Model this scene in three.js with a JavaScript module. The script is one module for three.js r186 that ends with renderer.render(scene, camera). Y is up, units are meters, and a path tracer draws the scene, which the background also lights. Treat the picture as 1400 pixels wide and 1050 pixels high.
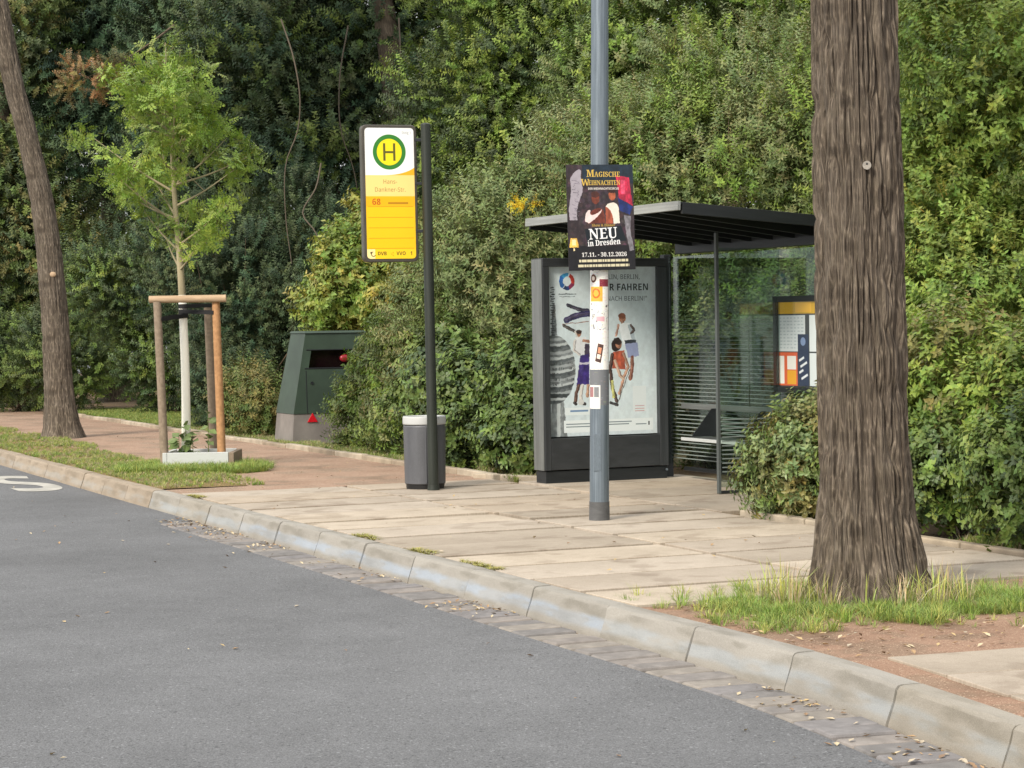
import * as THREE from 'three';
import { mergeGeometries, toCreasedNormals } from 'three/addons/utils/BufferGeometryUtils.js';
import { RoundedBoxGeometry } from 'three/addons/geometries/RoundedBoxGeometry.js';
import { FontLoader } from 'three/addons/loaders/FontLoader.js';

// ───────────────────────── camera, sky, sun, exposure ─────────────────────────
const scene = new THREE.Scene();
const renderer = new THREE.WebGLRenderer({ antialias: true });
renderer.toneMapping = THREE.LinearToneMapping;
renderer.toneMappingExposure = 1.28;
renderer.shadowMap.enabled = true;
renderer.shadowMap.type = THREE.PCFSoftShadowMap;
renderer.setSize(1024, 768);

const camera = new THREE.PerspectiveCamera(2 * Math.atan(525 / 2950) * 180 / Math.PI, 4 / 3, 0.1, 400);
camera.position.set(0, 1.6, 0);
camera.rotation.set(-Math.atan(83.5 / 2950), 0, -0.015, 'YXZ');
scene.add(camera);

const rnd = (a) => () => { a |= 0; a = a + 0x6D2B79F5 | 0; let t = Math.imul(a ^ a >>> 15, 1 | a); t = t + Math.imul(t ^ t >>> 7, 61 | t) ^ t; return ((t ^ t >>> 14) >>> 0) / 4294967296; };
const hash2 = (x, y, s = 0) => { let h = Math.imul(x | 0, 374761393) + Math.imul(y | 0, 668265263) + Math.imul(s | 0, 982451653); h = Math.imul(h ^ h >>> 13, 1274126177); return ((h ^ h >>> 16) >>> 0) / 4294967296; };
const sm = (t) => t * t * (3 - 2 * t), lerp = (a, b, t) => a + (b - a) * t, clamp = (x, a = 0, b = 1) => Math.min(b, Math.max(a, x));
const sstep = (a, b, x) => sm(clamp((x - a) / (b - a)));
function vnoise(x, y, px = 0, py = 0, s = 0) {
  const x0 = Math.floor(x), y0 = Math.floor(y), fx = sm(x - x0), fy = sm(y - y0), w = (i, p) => p ? ((i % p) + p) % p : i;
  const h = (i, j) => hash2(w(x0 + i, px), w(y0 + j, py), s);
  return lerp(lerp(h(0, 0), h(1, 0), fx), lerp(h(0, 1), h(1, 1), fx), fy);
}
function fbm(x, y, p, oct = 4, s = 0, py = p) { let v = 0, a = 0.5, t = 0; for (let o = 0; o < oct; o++) { v += a * vnoise(x, y, p, py, s + o * 17); t += a; x *= 2; y *= 2; p *= 2; py *= 2; a *= 0.5; } return v / t; }

{ // one overcast sky, bright all over, a little brighter towards the zenith, with faint cloud structure
  const w = 256, h = 128, d = new Float32Array(w * h * 4);
  for (let j = 0; j < h; j++) for (let i = 0; i < w; i++) {
    const el = Math.sin(((j + 0.5) / h - 0.5) * Math.PI), k = (j * w + i) * 4;
    const c = el < 0 ? 0.35 : lerp(0.85, 1.12, Math.pow(el, 0.8)) * lerp(0.9, 1.1, fbm(i / 16, j / 10, 16, 4, 5));
    d[k] = c * 0.99; d[k + 1] = c; d[k + 2] = c * 1.03; d[k + 3] = 1;
  }
  const t = new THREE.DataTexture(d, w, h, THREE.RGBAFormat, THREE.FloatType);
  t.mapping = THREE.EquirectangularReflectionMapping; t.magFilter = t.minFilter = THREE.LinearFilter; t.wrapS = THREE.RepeatWrapping; t.needsUpdate = true;
  scene.background = t; scene.environment = t;
}
const sun = new THREE.DirectionalLight(0xfff5e6, 3.3);
sun.position.set(-17, 21, 4); sun.target.position.set(0, 0, -20);
sun.castShadow = true; sun.shadow.radius = 30; sun.shadow.mapSize.set(4096, 4096);
Object.assign(sun.shadow.camera, { left: -40, right: 40, top: 40, bottom: -40, near: 0.5, far: 120 });
scene.add(sun, sun.target);

// ───────────────────────── helpers ─────────────────────────
const V = (x, y, z) => new THREE.Vector3(x, y, z);
const taken = new Map();
const numbered = (n) => { const k = taken.get(n) ?? 0; taken.set(n, k + 1); return k ? `${n}_${String(k).padStart(3, '0')}` : n; };
function shade(o) { o.castShadow = true; o.receiveShadow = true; return o; }
function tag(o, label, category, group) { o.userData.label = label; o.userData.category = category; if (group) o.userData.group = group; return o; }
function thing(name, label, category, pos = [0, 0, 0], turn = 0, group) {
  const g = new THREE.Group(); g.name = numbered(name); g.position.set(...pos); g.rotation.y = turn; tag(g, label, category, group); scene.add(g); return g;
}
function part(name, geo, mat, parent, label) { const m = shade(new THREE.Mesh(Array.isArray(geo) ? mergeGeometries(geo.map(flat)) : geo, mat)); m.name = name; if (label) m.userData.label = label; parent.add(m); return m; }
function flat(g) { const r = g.index ? g.toNonIndexed() : g; for (const k of Object.keys(r.attributes)) if (!['position', 'normal', 'uv', 'color'].includes(k)) r.deleteAttribute(k); if (!r.attributes.uv) r.setAttribute('uv', new THREE.BufferAttribute(new Float32Array(r.attributes.position.count * 2), 2)); return r; }
function structure(name, geo, mat, label, category = 'ground') { const m = shade(new THREE.Mesh(geo, mat)); m.name = name; m.userData = { kind: 'structure', label, category }; scene.add(m); return m; }
function setting(name, label, category = 'ground') { const g = new THREE.Group(); g.name = name; g.userData = { kind: 'structure', label, category }; scene.add(g); return g; }
const rbox = (w, h, d, r = 0.004, x = 0, y = 0, z = 0) => new RoundedBoxGeometry(w, h, d, 1, Math.min(r, w / 2.1, h / 2.1, d / 2.1)).translate(x, y, z);
function tube(pts, r, seg = 8, len = 8) { return new THREE.TubeGeometry(new THREE.CatmullRomCurve3(pts.map((p) => V(...p))), len, r, seg, false); }
function taper(pts, radii, seg = 7, len = 10) { // a limb whose thickness runs along radii
  const c = new THREE.CatmullRomCurve3(pts.map((p) => p.isVector3 ? p : V(...p))), g = new THREE.TubeGeometry(c, len, 1, seg, false), p = g.attributes.position, n = g.attributes.normal;
  for (let i = 0; i <= len; i++) { const t = i / len * (radii.length - 1), k = Math.min(radii.length - 2, Math.floor(t)), r = lerp(radii[k], radii[k + 1], t - k); for (let j = 0; j <= seg; j++) { const q = i * (seg + 1) + j; p.setXYZ(q, p.getX(q) + n.getX(q) * (r - 1), p.getY(q) + n.getY(q) * (r - 1), p.getZ(q) + n.getZ(q) * (r - 1)); } }
  return g;
}
function metreUV(g, ax = 'x', ay = 'z', k = 1, ox = 0, oy = 0) { const p = g.attributes.position, uv = new Float32Array(p.count * 2), get = (i, a) => a === 'x' ? p.getX(i) : a === 'y' ? p.getY(i) : p.getZ(i); for (let i = 0; i < p.count; i++) { uv[2 * i] = get(i, ax) * k + ox; uv[2 * i + 1] = get(i, ay) * k + oy; } g.setAttribute('uv', new THREE.BufferAttribute(uv, 2)); return g; }
function tex(w, h, f, srgb = true) {
  const d = new Uint8Array(w * h * 4);
  for (let j = 0; j < h; j++) for (let i = 0; i < w; i++) { const c = f(i, j), k = (j * w + i) * 4; if (typeof c === 'number') d[k] = d[k + 1] = d[k + 2] = clamp(c, 0, 255); else { d[k] = clamp(c[0], 0, 255); d[k + 1] = clamp(c[1], 0, 255); d[k + 2] = clamp(c[2], 0, 255); } d[k + 3] = 255; }
  const t = new THREE.DataTexture(d, w, h); t.wrapS = t.wrapT = THREE.RepeatWrapping; t.magFilter = THREE.LinearFilter; t.minFilter = THREE.LinearMipmapLinearFilter; t.generateMipmaps = true; if (srgb) t.colorSpace = THREE.SRGBColorSpace; t.needsUpdate = true; return t;
}
function paint(w, h, f) { const c = document.createElement('canvas'); c.width = w; c.height = h; f(c.getContext('2d'), w, h); const t = new THREE.CanvasTexture(c); t.colorSpace = THREE.SRGBColorSpace; t.anisotropy = 8; return t; }
const std = (o) => new THREE.MeshStandardMaterial(o);
const mixc = (a, b, t) => a.map((v, i) => lerp(v, b[i], t));

// ───────────────────────── materials ─────────────────────────
const T = {};
T.asphalt = tex(2048, 2048, (i, j) => {
  const big = fbm(i / 512, j / 512, 4, 4, 1), mid = fbm(i / 64, j / 64, 32, 3, 2), g = hash2(i >> 1, j >> 1, 3), g2 = hash2(i, j, 4), st = hash2(i >> 2, j >> 2, 9);
  let c = 101 + (big - 0.5) * 24 + (mid - 0.5) * 10 + (g - 0.5) * 32 + (g2 - 0.5) * 20; if (st > 0.985) c += 26; if (st < 0.02) c -= 26;
  return [c * 0.99, c, c * 1.015];
});
T.asphaltBump = tex(1024, 1024, (i, j) => 128 + (hash2(i >> 1, j >> 1, 31) - 0.5) * 130 + (hash2(i, j, 32) - 0.5) * 70, false);
T.concrete = tex(1024, 1024, (i, j) => {
  const big = fbm(i / 256, j / 256, 4, 5, 11), mid = fbm(i / 32, j / 32, 32, 3, 12), g = hash2(i, j, 13), g2 = hash2(i >> 1, j >> 1, 14), stain = sstep(0.56, 0.72, fbm(i / 128, j / 128, 8, 5, 15));
  const c = mixc([203, 190, 172], [184, 170, 152], stain), k = (big - 0.5) * 34 + (mid - 0.5) * 14 + (g - 0.5) * 20 + (g2 - 0.5) * 20; const sp = g2 > 0.985 ? -30 : 0;
  return c.map((v) => v + k + sp);
});
const kerbTex = (blue, tint, least = 0) => tex(1024, 512, (i, j) => { // u along the kerb, v over the profile; a pale bluish streak of old paint on the face
  const v = j / 512, big = fbm(i / 128, j / 128, 8, 5, 21, 4), g = hash2(i, j, 22), g2 = hash2(i >> 1, j >> 1, 23);
  let c = mixc([147, 143, 135], [135, 131, 122], sstep(0.4, 0.75, fbm(i / 64, j / 64, 16, 4, 24, 8)));
  const edge = (fbm(i / 128, 3.3, 8, 4, 25) - 0.5) * 0.16, band = sstep(0.12 + edge, 0.24 + edge, v) * (1 - sstep(0.36 + edge, 0.46 + edge, v)), worn = sstep(0.3, 0.6, fbm(i / 128, j / 128, 8, 5, 26, 4));
  c = mixc(c, tint, blue * band * Math.max(least, worn));
  const k = (big - 0.5) * 24 + (g - 0.5) * 18 + (g2 - 0.5) * 14; return c.map((x) => x + k);
});
T.kerb = kerbTex(0.6, [150, 157, 162]); T.kerbBlue = kerbTex(0.95, [149, 157, 166], 0.55);
T.red = tex(1024, 1024, (i, j) => {
  const big = fbm(i / 256, j / 256, 4, 5, 41), g = hash2(i >> 1, j >> 1, 42), g2 = hash2(i >> 2, j >> 2, 43), st = sstep(0.5, 0.68, fbm(i / 128, j / 128, 8, 4, 44));
  let c = mixc([154, 127, 107], [138, 117, 98], st); const k = (big - 0.5) * 30 + (g - 0.5) * 34; c = c.map((v) => v + k); if (g2 > 0.97) c = [200, 182, 160]; if (g2 < 0.03) c = [112, 84, 68]; return c;
});
T.soil = tex(1024, 1024, (i, j) => {
  const big = fbm(i / 128, j / 128, 8, 5, 51), g = hash2(i >> 1, j >> 1, 52), g2 = hash2(i >> 3, j >> 2, 53); let c = mixc([92, 76, 56], [120, 98, 70], big); c = c.map((v) => v + (g - 0.5) * 40); if (g2 > 0.95) c = [156, 126, 78]; if (g2 < 0.05) c = [58, 46, 34]; return c;
});
const barkWarp = (i, j) => (fbm(i / 64, j / 256, 16, 3, 61, 4) - 0.5) * 22;
T.bark = tex(1024, 1024, (i, j) => {
  const w = barkWarp(i, j), s = vnoise((i + w) * 104 / 1024, j * 6 / 1024, 104, 6, 62), s2 = vnoise((i + w) * 240 / 1024, j * 12 / 1024, 240, 12, 63), p = fbm(i / 128, j / 128, 8, 4, 64), g = hash2(i, j, 65), l = sstep(0.55, 0.7, fbm(i / 64, j / 64, 16, 4, 66));
  const q = (2 * s - 1) / 0.2, q2 = (2 * s2 - 1) / 0.22, st = Math.min(1, 0.75 * Math.exp(-q * q) + 0.5 * Math.exp(-q2 * q2)); const c = mixc([79, 70, 60], [132, 120, 105], st), k = (p - 0.5) * 26 + (g - 0.5) * 22; return mixc(c, [108, 99, 84], l * 0.35).map((v) => v + k);
});
T.barkBump = tex(1024, 1024, (i, j) => { const w = barkWarp(i, j); return 255 * (0.5 * vnoise((i + w) * 104 / 1024, j * 6 / 1024, 104, 6, 62) + 0.35 * vnoise((i + w) * 240 / 1024, j * 12 / 1024, 240, 12, 63) + 0.15 * hash2(i, j >> 1, 69)); }, false);
T.wood = tex(256, 1024, (i, j) => { const s = vnoise(i / 3, j / 120, 0, 0, 71), p = fbm(i / 60, j / 120, 0, 4, 72), g = hash2(i, j, 73); return mixc([150, 128, 104], [196, 172, 144], s * 0.6 + p * 0.4).map((v) => v + (g - 0.5) * 18); });
T.scuff = tex(512, 512, (i, j) => { const p = fbm(i / 64, j / 64, 8, 5, 81), g = hash2(i, j, 82); return 205 + (p - 0.5) * 60 + (g - 0.5) * 26; });
T.zinc = tex(512, 512, (i, j) => { const p = fbm(i / 20, j / 40, 0, 4, 83), s = vnoise(i / 5, j / 160, 0, 0, 84), g = hash2(i, j, 85); const k = (p - 0.5) * 26 + (s - 0.5) * 22 + (g - 0.5) * 10; return [110 + k, 121 + k, 130 + k]; });
const rep = (t, x, y = x) => { const c = t.clone(); c.repeat.set(x, y); c.needsUpdate = true; return c; };

const M = {
  road: std({ map: rep(T.asphalt, 1 / 6), bumpMap: rep(T.asphaltBump, 1 / 3), bumpScale: 0.004, roughness: 0.82 }),
  red: std({ map: rep(T.red, 1 / 2), roughness: 1 }), soil: std({ map: rep(T.soil, 1 / 2), roughness: 1 }),
  kerb: std({ map: rep(T.kerb, 1 / 3, 1), roughness: 0.9 }),
  bark: std({ map: T.bark, bumpMap: T.barkBump, bumpScale: 0.02, roughness: 1 }),
  barkFar: std({ map: T.bark, roughness: 1, color: new THREE.Color(0.9, 0.88, 0.84) }),
  anthracite: std({ color: 0x4a4d50, map: T.scuff, roughness: 0.42, metalness: 0.25 }),
  anthraciteSide: std({ color: 0x8d918f, map: T.scuff, roughness: 0.4, metalness: 0.3 }),  // lighter copy of anthracite; on the box side it paints light from the left
  darkSteel: std({ color: 0x33373a, map: T.scuff, roughness: 0.45, metalness: 0.3 }),
  fascia: std({ color: 0xb9bcb9, map: T.scuff, roughness: 0.45, metalness: 0.2 }),
  zinc: std({ map: rep(T.zinc, 1, 3), roughness: 0.42, metalness: 0.35 }),
  paintWhite: std({ color: 0xd8d8d2, roughness: 0.8, map: T.scuff }),
  glass: new THREE.MeshPhysicalMaterial({ color: 0xe2ebe6, transmission: 1, thickness: 0, roughness: 0.03, ior: 1.5 }),
  clear: new THREE.MeshPhysicalMaterial({ color: 0xfcfefe, transmission: 1, thickness: 0, roughness: 0.02, ior: 1.4 }),
  stripe: std({ color: 0x7c8783, roughness: 0.6 }),
  greenPole: std({ color: 0x3a4038, map: T.scuff, roughness: 0.45, metalness: 0.2 }),
  signFrame: std({ color: 0x6b665d, map: T.scuff, roughness: 0.4, metalness: 0.35 }),
  bin: std({ color: 0x75777c, map: rep(T.scuff, 2, 1), roughness: 0.5, metalness: 0.3 }),
  binRim: std({ color: 0xb4b6b5, roughness: 0.45 }), black: std({ color: 0x121314, roughness: 0.5 }),
  strap: std({ color: 0x141416, roughness: 0.8 }),
  trailerGreen: std({ color: 0x415445, map: T.scuff, roughness: 0.5 }), trailerTaupe: std({ color: 0x97908a, map: T.scuff, roughness: 0.7 }),
  redPlastic: std({ color: 0xc01824, roughness: 0.25 }),
  woodGrey: std({ map: T.wood, color: new THREE.Color(0.56, 0.59, 0.64), roughness: 0.9 }), woodWarm: std({ map: T.wood, color: new THREE.Color(0.95, 0.7, 0.48), roughness: 0.85 }), woodPale: std({ map: T.wood, color: new THREE.Color(1, 0.97, 0.92), roughness: 0.85 }),
  limewash: std({ color: 0xf0ede0, roughness: 0.95 }),
};
const slabMats = [[0.98, 0.98, 0.98], [0.88, 0.87, 0.86], [1.04, 1.03, 1.0], [0.95, 0.92, 0.88], [0.8, 0.79, 0.77]].map((c) => std({ map: T.concrete, color: new THREE.Color(c[0] * 0.71, c[1] * 0.705, c[2] * 0.705), roughness: 0.9 }));
const settMats = [[158, 152, 147], [146, 142, 139], [166, 158, 151], [152, 148, 147], [170, 162, 152]].map((c) => std({ color: new THREE.Color(`rgb(${c})`), map: T.scuff, roughness: 0.85 }));
const kerbMats = [[1, 1, 1], [0.95, 0.95, 0.95], [1.03, 1.02, 1], [0.98, 0.95, 0.9]].map((c) => std({ map: M.kerb.map, color: new THREE.Color(...c), roughness: 0.9 }));
const blueKerb = std({ map: rep(T.kerbBlue, 1 / 3, 1), roughness: 0.9 });
const tanKerb = std({ map: M.kerb.map, color: new THREE.Color(1.04, 0.9, 0.76), roughness: 0.9 });
const edgeMats = [[196, 180, 156], [180, 164, 142], [206, 192, 170]].map((c) => std({ color: new THREE.Color(`rgb(${c})`), map: T.scuff, roughness: 0.95 }));

// ───────────────────────── the kerb line ─────────────────────────
const KP = [[-28, -76], [-19, -56], [-14.3, -45.5], [-10.2, -36.2], [-6.8, -28.6], [-3.6, -21.35], [-1.9, -17.58], [-0.5, -14.45], [0.42, -12.35], [1.12, -10.8], [1.466, -9.96], [1.745, -9.07], [1.965, -8.3], [2.2, -7.3], [2.45, -6], [2.8, -3.5], [3, 0], [3.05, 8]];
const kCurve = new THREE.CatmullRomCurve3(KP.map((p) => V(p[0], 0, p[1])), false, 'centripetal');
const KN = 2400, kPts = kCurve.getPoints(KN), kS = [0];
for (let i = 1; i <= KN; i++) kS.push(kS[i - 1] + kPts[i].distanceTo(kPts[i - 1]));
const ROADY = -0.17;
function K(s) { let a = 0, b = KN; while (b - a > 1) { const m = a + b >> 1; kS[m] <= s ? a = m : b = m; } const t = (s - kS[a]) / (kS[b] - kS[a]); return { p: kPts[a].clone().lerp(kPts[b], t), i: a }; }
function dirAt(s) { const a = K(s - 0.4).p, b = K(s + 0.4).p; return b.sub(a).normalize(); }
function at(s, d, y = 0) { const k = K(s).p, w = dirAt(s); return V(k.x + w.z * d, y, k.z - w.x * d); } // d metres from the kerb's edge away from the road
const turnAt = (s) => { const w = dirAt(s); return Math.atan2(w.x, w.z); };
const sOfZ = (z) => { let i = 0; while (i < KN && kPts[i].z < z) i++; return kS[i]; };
const S0 = sOfZ(-28.6), S1 = sOfZ(-21.35);
function sheet(s0, s1, d0, d1, y, ns, nd, bump = 0, seed = 0) { // a strip of ground that follows the kerb, uv in metres
  const g = new THREE.BufferGeometry(), p = [], uv = [], ix = [];
  for (let i = 0; i <= ns; i++) { const s = lerp(s0, s1, i / ns), a = typeof d0 === 'function' ? d0(s) : d0, b = typeof d1 === 'function' ? d1(s) : d1; for (let j = 0; j <= nd; j++) { const d = lerp(a, b, j / nd), q = at(s, d, y); q.y += bump * (fbm(q.x * 1.7, q.z * 1.7, 0, 3, seed) - 0.5); p.push(q.x, q.y, q.z); uv.push(s, d); } }
  for (let i = 0; i < ns; i++) for (let j = 0; j < nd; j++) { const a = i * (nd + 1) + j, b = a + nd + 1; ix.push(a, b, a + 1, b, b + 1, a + 1); }
  g.setAttribute('position', new THREE.Float32BufferAttribute(p, 3)); g.setAttribute('uv', new THREE.Float32BufferAttribute(uv, 2)); g.setIndex(ix); g.computeVertexNormals();
  return g;
}

// ───────────────────────── ground ─────────────────────────
{ // the carriageway: one sheet from the gutter out past the camera
  const sh = new THREE.Shape(), pts = [];
  for (let s = 0; s < kS[KN] - 0.5; s += 0.5) { const q = at(s, s > S1 + 1.9 ? -0.425 : -0.02); pts.push([q.x, q.z]); }
  sh.moveTo(pts[0][0], -pts[0][1]); pts.forEach(([x, z]) => sh.lineTo(x, -z)); sh.lineTo(3, -120); sh.lineTo(-160, -120); sh.lineTo(-160, 76);
  const g = new THREE.ShapeGeometry(sh); g.rotateX(-Math.PI / 2); metreUV(g); g.translate(0, ROADY, 0);
  structure('road', g, M.road, 'grey asphalt road along the kerb', 'road');
}
structure('terrain', sheet(1, kS[KN] - 1, 0.1, 90, -0.03, 240, 30), M.soil, 'brown planted ground under the shrubs and trees');
const NEAR = sOfZ(-12.0) - 0.05, FAR = S1 + 0.55;
structure('footpath', sheet(1, FAR, 0.11, 3.47, -0.014, 300, 24, 0.012, 7), M.red, 'reddish gravel footpath behind the kerb', 'path');
structure('tree_pit', sheet(NEAR, kS[KN] - 1, 0.11, 3.47, -0.014, 160, 40, 0.022, 7), std({ map: rep(T.red, 1 / 1.6), color: new THREE.Color(0.86, 0.8, 0.75), roughness: 1 }), 'reddish brown earth around the foot of the thick trunk');
structure('slab_bedding', sheet(FAR - 0.02, NEAR + 0.02, 0.11, 3.47, -0.03, 60, 6), M.soil, 'earth in the joints between the slabs');

// kerb stones, each a metre long, with a battered face and a rounded top edge
{
  const kerb = setting('kerb', 'concrete kerb of single stones beside the road', 'kerb'), r = rnd(11);
  const prof = [[0.125, -0.03], [0.125, -0.006], [0.119, 0], [0.03, 0.0], [0.012, -0.005], [0.0, -0.018], [-0.014, -0.07], [-0.048, -0.165], [-0.055, -0.2]];
  const vv = [0.86, 0.84, 0.82, 0.62, 0.58, 0.54, 0.42, 0.1, 0];
  let s = S0 - 26, k = 0;
  while (s < sOfZ(-6.2)) {
    const len = 1.0, gap = r() < 0.35 ? 0.03 : 0.012, dy = (r() - 0.5) * 0.008, dd = (r() - 0.5) * 0.008, skew = (r() - 0.5) * 0.006;
    const a = s + gap / 2, b = s + len - gap / 2, p = [], uv = [], ix = [], n = 12, m = prof.length, u0 = Math.floor(r() * 8) / 3;
    for (let i = 0; i <= n; i++) for (let j = 0; j < m; j++) { const q = at(lerp(a, b, i / n), prof[j][0] + dd + skew * (i / n - 0.5) + (j > 2 && j < 7 ? 0.009 * (fbm(k * 7.3 + i * 0.9, j * 1.7, 0, 2, 77) - 0.5) : 0), prof[j][1] + dy + (j > 2 && j < 6 ? -0.007 * sstep(0.55, 0.9, fbm(k * 5.1 + i * 1.3, j * 0.8, 0, 2, 78)) : 0)); p.push(q.x, q.y, q.z); uv.push(u0 + i / n * len, vv[j]); }
    for (let i = 0; i < n; i++) for (let j = 0; j < m - 1; j++) { const c = i * m + j, e = c + m; ix.push(c, c + 1, e, e, c + 1, e + 1); }
    for (const [o, f] of [[0, 1], [n * m, 0]]) { const c = p.length / 3; for (let j = 0; j < m; j++) { p.push(p[(o + j) * 3], p[(o + j) * 3 + 1], p[(o + j) * 3 + 2]); uv.push(u0, vv[j]); } for (let j = 1; j < m - 1; j++) f ? ix.push(c, c + j + 1, c + j) : ix.push(c, c + j, c + j + 1); }
    const g = new THREE.BufferGeometry(); g.setAttribute('position', new THREE.Float32BufferAttribute(p, 3)); g.setAttribute('uv', new THREE.Float32BufferAttribute(uv, 2)); g.setIndex(ix);
    part(k ? `kerb_stone_${String(k).padStart(3, '0')}` : 'kerb_stone', toCreasedNormals(g, 0.42), s < S1 - 0.8 ? tanKerb : s > S1 + 3 && s < S1 + 9.4 ? blueKerb : kerbMats[Math.floor(r() * kerbMats.length)], kerb);
    s += len; k++;
  }
}
// gutter of small setts between kerb and asphalt
{
  const gut = setting('gutter', 'gutter of dark stone setts between kerb and asphalt', 'gutter'), r = rnd(12), geos = [];
  for (let v = 0; v < 6; v++) { const g = new RoundedBoxGeometry(0.33 + (v % 3 - 1) * 0.012, 0.07, 0.155 + (v % 2) * 0.02, 1, 0.014), p = g.attributes.position; for (let i = 0; i < p.count; i++) p.setY(i, p.getY(i) + 0.006 * (vnoise(p.getX(i) * 14 + v * 9, p.getZ(i) * 14, 0, 0, 3) - 0.5)); g.computeVertexNormals(); metreUV(g, 'x', 'z', 2, v * 0.3, v * 0.17); geos.push(g); }
  let k = 0;
  part('gutter_bed', sheet(S1 + 1.4, sOfZ(-6), -0.47, -0.02, ROADY - 0.02, 80, 2), std({ map: rep(T.soil, 1), color: new THREE.Color(1.5, 1.4, 1.3), roughness: 1 }), gut);
  for (let s = S1 + 2.0; s < sOfZ(-6.6); s += 0.2) { const m = part(k ? `sett_${String(k).padStart(3, '0')}` : 'sett', geos[Math.floor(r() * 6)], settMats[Math.floor(r() * 5)], gut); m.position.copy(at(s, -0.255 + (r() - 0.5) * 0.012, ROADY - 0.029 + (r() - 0.5) * 0.012)); m.rotation.set((r() - 0.5) * 0.03, turnAt(s) + (r() - 0.5) * 0.05, (r() - 0.5) * 0.03); k++; }
}
// concrete slabs of the waiting area, in two courses, with the pad under the shelter, and the two rows beyond the street tree
{
  const pl = setting('paving', 'pale concrete slabs of the bus stop waiting area', 'pavement'), r = rnd(13); let k = 0;
  const slab = (s, d, ls, ld, g = 0.012) => {
    const geo = new RoundedBoxGeometry(ld - Math.min(g, 0.03), 0.05, ls - g, 1, 0.005); metreUV(geo, 'x', 'z', 0.5, r(), r());
    const m = part(k ? `paving_slab_${String(k).padStart(3, '0')}` : 'paving_slab', geo, slabMats[Math.floor(r() * slabMats.length)], pl); k++;
    m.position.copy(at(s, d, -0.025 + (r() - 0.5) * 0.012)); m.rotation.set((r() - 0.5) * 0.012, turnAt(s) + (r() - 0.5) * 0.006, (r() - 0.5) * 0.004);
  };
  const rows = Math.round((NEAR - FAR) / 0.72), L = (NEAR - FAR) / rows;
  for (let i = 0; i < rows; i++) { const s = FAR + L * (i + 0.5), g = r() < 0.4 ? 0.12 : 0.07; slab(s, 0.98, L, 1.68, g); slab(s + (r() - 0.5) * 0.02, 2.64, L, 1.6, g); }
  const p0 = S1 + 1.15, p1 = S1 + 5.25, n = 5; // the pad under the shelter
  for (let i = 0; i < n; i++) slab(lerp(p0, p1, (i + 0.5) / n), 4.4, (p1 - p0) / n, 1.84);
  const q = sOfZ(-10.02); for (let i = 0; i < 7; i++) { slab(q + 0.27 + i * 0.55, 1.12, 0.55, 1.62); slab(q + 0.27 + i * 0.55, 2.72, 0.55, 1.5); }
}
// granite edging between path and planting
{
  const ed = setting('edging', 'low stone edging between footpath and shrubs', 'edging'), r = rnd(14); let k = 0;
  const geos = [0, 1, 2].map((v) => { const g = new RoundedBoxGeometry(0.1, 0.14, 0.985, 2, 0.014); const p = g.attributes.position; for (let i = 0; i < p.count; i++) { p.setX(i, p.getX(i) + 0.014 * (vnoise(p.getZ(i) * 6 + v * 7, p.getY(i) * 8, 0, 0, 5) - 0.5)); p.setY(i, p.getY(i) + 0.012 * (vnoise(p.getZ(i) * 5 + v * 3, p.getX(i) * 8, 0, 0, 6) - 0.5)); } g.computeVertexNormals(); return metreUV(g, 'z', 'y', 1, v * 0.37, 0); });
  for (let s = S0 - 24; s < sOfZ(-9); s += 1) {
    const rel = s - S1; if (rel > 0.2 && rel < 5.2) continue;
    const m = part(k ? `edging_stone_${String(k).padStart(3, '0')}` : 'edging_stone', geos[k % 3], edgeMats[Math.floor(r() * 3)], ed); k++;
    m.position.copy(at(s, 3.5, -0.03 + (r() - 0.5) * 0.02)); m.rotation.set((r() - 0.5) * 0.015, turnAt(s) + (r() - 0.5) * 0.02, (r() - 0.5) * 0.06);
  }
  for (const [ds, d] of [[0.66, 3.62]]) { const m = part(`edging_stone_${String(k++).padStart(3, '0')}`, geos[0], edgeMats[2], ed); m.position.copy(at(S1 + ds, d, -0.035)); m.rotation.y = turnAt(S1) + 0.42; }
}
// the word BUS on the asphalt beside the kerb, long letters read by drivers going away
{
  const font = await new FontLoader().loadAsync('fonts/droid/droid_sans_bold.typeface.json');
  const white = std({ color: 0xd9d6cc, roughness: 0.8, map: T.scuff }), word = setting('road_marking', 'white letters BUS painted on the asphalt', 'marking');
  [['letter_s', 'S', -0.46], ['letter_u', 'U', -1.22], ['letter_b', 'B', -1.98]].forEach(([n, ch, d]) => {
    const g = new THREE.ShapeGeometry(font.generateShapes(ch, 1), 16); g.computeBoundingBox(); const b = g.boundingBox, w = b.max.x - b.min.x, h = b.max.y - b.min.y;
    g.translate(-(b.min.x + b.max.x) / 2, -b.min.y, 0); g.scale(0.56 / w, 2.75 / h, 1); g.rotateX(-Math.PI / 2); metreUV(g);
    const m = part(n, g, white, word); m.position.copy(at(S0 + 5.2, d, ROADY + 0.004)); m.rotation.y = turnAt(S0 + 4.4);
  });
}

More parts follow.
